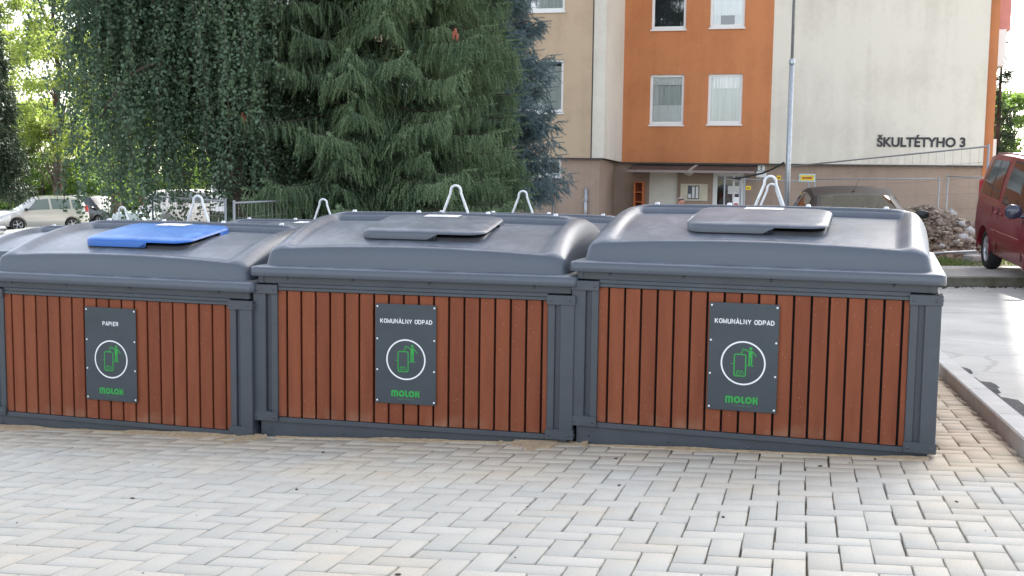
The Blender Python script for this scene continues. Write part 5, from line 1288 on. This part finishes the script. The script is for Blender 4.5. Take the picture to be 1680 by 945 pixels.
def hpos(r_):
    while True:
        x, y = r_.uniform(4.2, 10.5), r_.uniform(19.7, 24)
        if heapz(x, y) > r_.uniform(.04, .5): return np.array((x, y, g1(x, y) + heapz(x, y)))
m_rock = foliage_mat('broken_stone', (.12, .085, .058), (.33, .27, .21), 2.5, 0.0, rough=.95)
o = rocks('rubble_stones', 6500, hpos, .010, .095, m_rock, hp, 4); o['kind'] = 'stuff'
# pale concrete lumps on the right flank
for k, (px, py, Y, s) in enumerate(((1583, 392, 20.6, .22), (1571, 398, 20.5, .14), (1590, 380, 20.8, .15), (1520, 362, 21.2, .10), (1560, 352, 21.5, .12), (1578, 368, 21.0, .10), (1545, 404, 20.3, .09))):
    c = at(px, py, Y); o = rocks('concrete_lump', 1, lambda r_: np.array(c), s, s, M['concrete'], hp, 50 + k)
# fallen pale rail in front of the heap
a = at(1475, 421, 19.4); b = at(1602, 412, 19.2); mb = MB(); mb.tube([a, a.lerp(b, .5) + Vector((0, 0, .01)), b], .022, 8)
tag(obj('steel_rail', mb, M['zinc']), 'thin grey rail lying at the foot of the rubble heap', 'rail')
V = []; r_ = np.random.default_rng(9); P = []
for k in range(9000):
    x = r_.uniform(5.3, 11.5); y = r_.uniform(18.5, 19.7); P.append((x, y, g1(x, y) + .06 * (y - 18.4)))
P = np.array(P); n = len(P); a = r_.uniform(0, 6.28, n); h = r_.uniform(.04, .16, n) * (.5 + .8 * (np.sin(P[:, 0] * 3) * .5 + .5)); ln = r_.normal(0, .05, (n, 2)); wv = .008
V = np.stack([P + np.stack([np.cos(a) * wv, np.sin(a) * wv, 0 * a], 1), P - np.stack([np.cos(a) * wv, np.sin(a) * wv, 0 * a], 1), P + np.stack([ln[:, 0], ln[:, 1], h], 1)], 1).reshape(-1, 3)
tag(npmesh('grass', V, np.arange(3 * n).reshape(-1, 3), foliage_mat('grass_blades', (.07, .11, .03), (.18, .24, .06), 3, .3)), 'strip of grass at the foot of the rubble heap', 'grass', kind='stuff')
V = []; Fq = []
for j in range(4):
    for i in range(60):
        x = 5.2 + 28 * i / 59; y = 18.45 + .55 * j; V.append((x, y, g1(x, y) + .02 + .06 * (y - 18.4)))
for j in range(3):
    for i in range(59): Fq.append((j * 60 + i, j * 60 + i + 1, (j + 1) * 60 + i + 1, (j + 1) * 60 + i))
struct(npmesh('earth_verge', V, Fq, m_earth))
# grit along the far kerb
tag(rocks('kerb_grit', 260, lambda r_: (lambda x, y: np.array((x, y, g1(x, y) + .01)))(r_.uniform(5.8, 9.5), 16.38 - abs(r_.normal(0, .10))), .006, .035, mat('dark_grit', (.06, .05, .04), .95), None, 6), 'dark crumbs lying in the gutter of the far kerb', 'grit', kind='stuff')

# ------------------------------------------------------------------ person by the entrance
hp_ = at(1115, 321, 29.0); Yp = 29.0; gp = g1(hp_.x, Yp); HT = hp_.z - gp
pr = thing('person', 'grey-haired man in a light shirt standing by the cream door, seen above the container lid', 'person', (hp_.x, Yp, gp), R(20))
k = HT / 1.66
J = {'pelvis': (0, 0, .90), 'waist': (0, -.01, 1.05), 'chest': (0, -.02, 1.25), 'neck': (0, -.05, 1.40), 'head': (0, -.09, 1.47), 'crown': (0, -.10, 1.58),
     'shl': (.17, -.03, 1.33), 'ell': (.23, -.02, 1.08), 'wrl': (.22, -.16, .88), 'hal': (.21, -.20, .80), 'shr': (-.17, -.03, 1.33), 'elr': (-.23, -.02, 1.08), 'wrr': (-.22, -.14, .87), 'har': (-.21, -.18, .79),
     'hil': (.09, 0, .85), 'knl': (.10, -.03, .48), 'anl': (.10, .02, .09), 'tol': (.11, -.13, .03), 'hir': (-.09, 0, .85), 'knr': (-.10, -.01, .48), 'anr': (-.10, .04, .09), 'tor': (-.11, -.11, .03)}
rad = {'pelvis': .15, 'waist': .14, 'chest': .16, 'neck': .055, 'head': .085, 'crown': .075, 'shl': .065, 'ell': .042, 'wrl': .03, 'hal': .035, 'shr': .065, 'elr': .042, 'wrr': .03, 'har': .035, 'hil': .09, 'knl': .06, 'anl': .042, 'tol': .035, 'hir': .09, 'knr': .06, 'anr': .042, 'tor': .035}
E = [('pelvis', 'waist'), ('waist', 'chest'), ('chest', 'neck'), ('neck', 'head'), ('head', 'crown'), ('chest', 'shl'), ('shl', 'ell'), ('ell', 'wrl'), ('wrl', 'hal'), ('chest', 'shr'), ('shr', 'elr'), ('elr', 'wrr'), ('wrr', 'har'), ('pelvis', 'hil'), ('hil', 'knl'), ('knl', 'anl'), ('anl', 'tol'), ('pelvis', 'hir'), ('hir', 'knr'), ('knr', 'anr'), ('anr', 'tor')]
def skinned(name, J, rad, E, m, parent, k=1.0, grow=0, sub=2):
    names = list(J); me = bpy.data.meshes.new(name); me.from_pydata([Vector(J[n]) * k for n in names], [(names.index(a), names.index(b)) for a, b in E], [])
    o = bpy.data.objects.new('tmp', me); COL.objects.link(o); s_ = o.modifiers.new('s', 'SKIN'); su = o.modifiers.new('u', 'SUBSURF'); su.levels = sub; su.render_levels = sub
    for i, n in enumerate(names): rr = (rad[n] + grow) * k; me.skin_vertices[0].data[i].radius = (rr, rr * (.72 if n in ('chest', 'waist', 'pelvis') else 1))
    me.skin_vertices[0].data[0].use_root = True
    bpy.context.view_layer.update(); m2 = bpy.data.meshes.new_from_object(o.evaluated_get(bpy.context.evaluated_depsgraph_get())); bpy.data.objects.remove(o)
    m2.materials.clear(); m2.materials.append(m); m2.polygons.foreach_set('use_smooth', [True] * len(m2.polygons)); m2.name = name
    o = bpy.data.objects.new(name, m2); COL.objects.link(o); o.parent = parent; return o
skin = mat('skin', (.50, .24, .17), .55)
J2 = dict(J); E2 = list(E); rad2 = dict(rad)
for sg, hn, wn in ((1, 'hal', 'l'), (-1, 'har', 'r')):
    hx, hy, hz_ = J[hn]
    for f in range(4):
        J2[f'f{wn}{f}'] = (hx + (-.024 + .016 * f) * .6, hy - .03 + .012 * f, hz_ - .05); J2[f'g{wn}{f}'] = (hx + (-.024 + .016 * f) * .6, hy - .045 + .012 * f, hz_ - (.085 + .01 * (f in (1, 2)))); rad2[f'f{wn}{f}'] = .009; rad2[f'g{wn}{f}'] = .007
        E2 += [(hn, f'f{wn}{f}'), (f'f{wn}{f}', f'g{wn}{f}')]
    J2[f't{wn}'] = (hx - sg * .03, hy - .05, hz_ - .01); rad2[f't{wn}'] = .01; E2.append((hn, f't{wn}'))
J2['nose'] = (0, -.185, 1.505); rad2['nose'] = .012; E2.append(('head', 'nose'))
skinned('body', J2, rad2, E2, skin, pr, k)
sub_ = lambda ks: ({n: J[n] for n in ks}, [e for e in E if e[0] in ks and e[1] in ks])
Js, Es = sub_(['pelvis', 'waist', 'chest', 'shl', 'ell', 'shr', 'elr']); skinned('shirt', Js, rad, Es, mat('light_shirt', (.58, .58, .56), .9, var=.1), pr, k, .014)
Js, Es = sub_(['pelvis', 'hil', 'knl', 'anl', 'hir', 'knr', 'anr']); skinned('trousers', Js, rad, Es, mat('dark_trousers', (.05, .055, .07), .9), pr, k, .016)
mb = MB(); c = Vector(J['crown']) * k + Vector((0, .012, -.035))
P = [[c + Vector((.088 * math.cos(a) * math.cos(e), .10 * math.sin(a) * math.cos(e) + .01, .085 * math.sin(e))) * k for a in np.linspace(0, 2 * math.pi, 17)[:-1]] for e in np.linspace(.35, 1.5, 6)]
P[0] = [p + Vector((0, .0, -.05 if p.y > c.y else .01)) for p in P[0]]
mb.grid(P, True, True); obj('hair', mb, mat('grey_hair', (.30, .28, .26), .9), pr)
for sg in (-1, 1):
    mb = MB(); mb.lathe([(0, -.01), (.009, 0), (0, .01)], 8, Matrix.Translation(Vector((sg * .032, -.172, 1.535)) * k)); obj('eye', mb, M['ink'], pr)
    mb = MB(); mb.lathe([(0, -.03), (.014, 0), (0, .03)], 8, Matrix.Translation(Vector((sg * .090, -.09, 1.52)) * k)); obj('ear', mb, skin, pr)
mb = MB(); mb.box(-.025 * k, .025 * k, -.178 * k, -.168 * k, 1.462 * k, 1.470 * k); obj('mouth', mb, M['red'], pr)
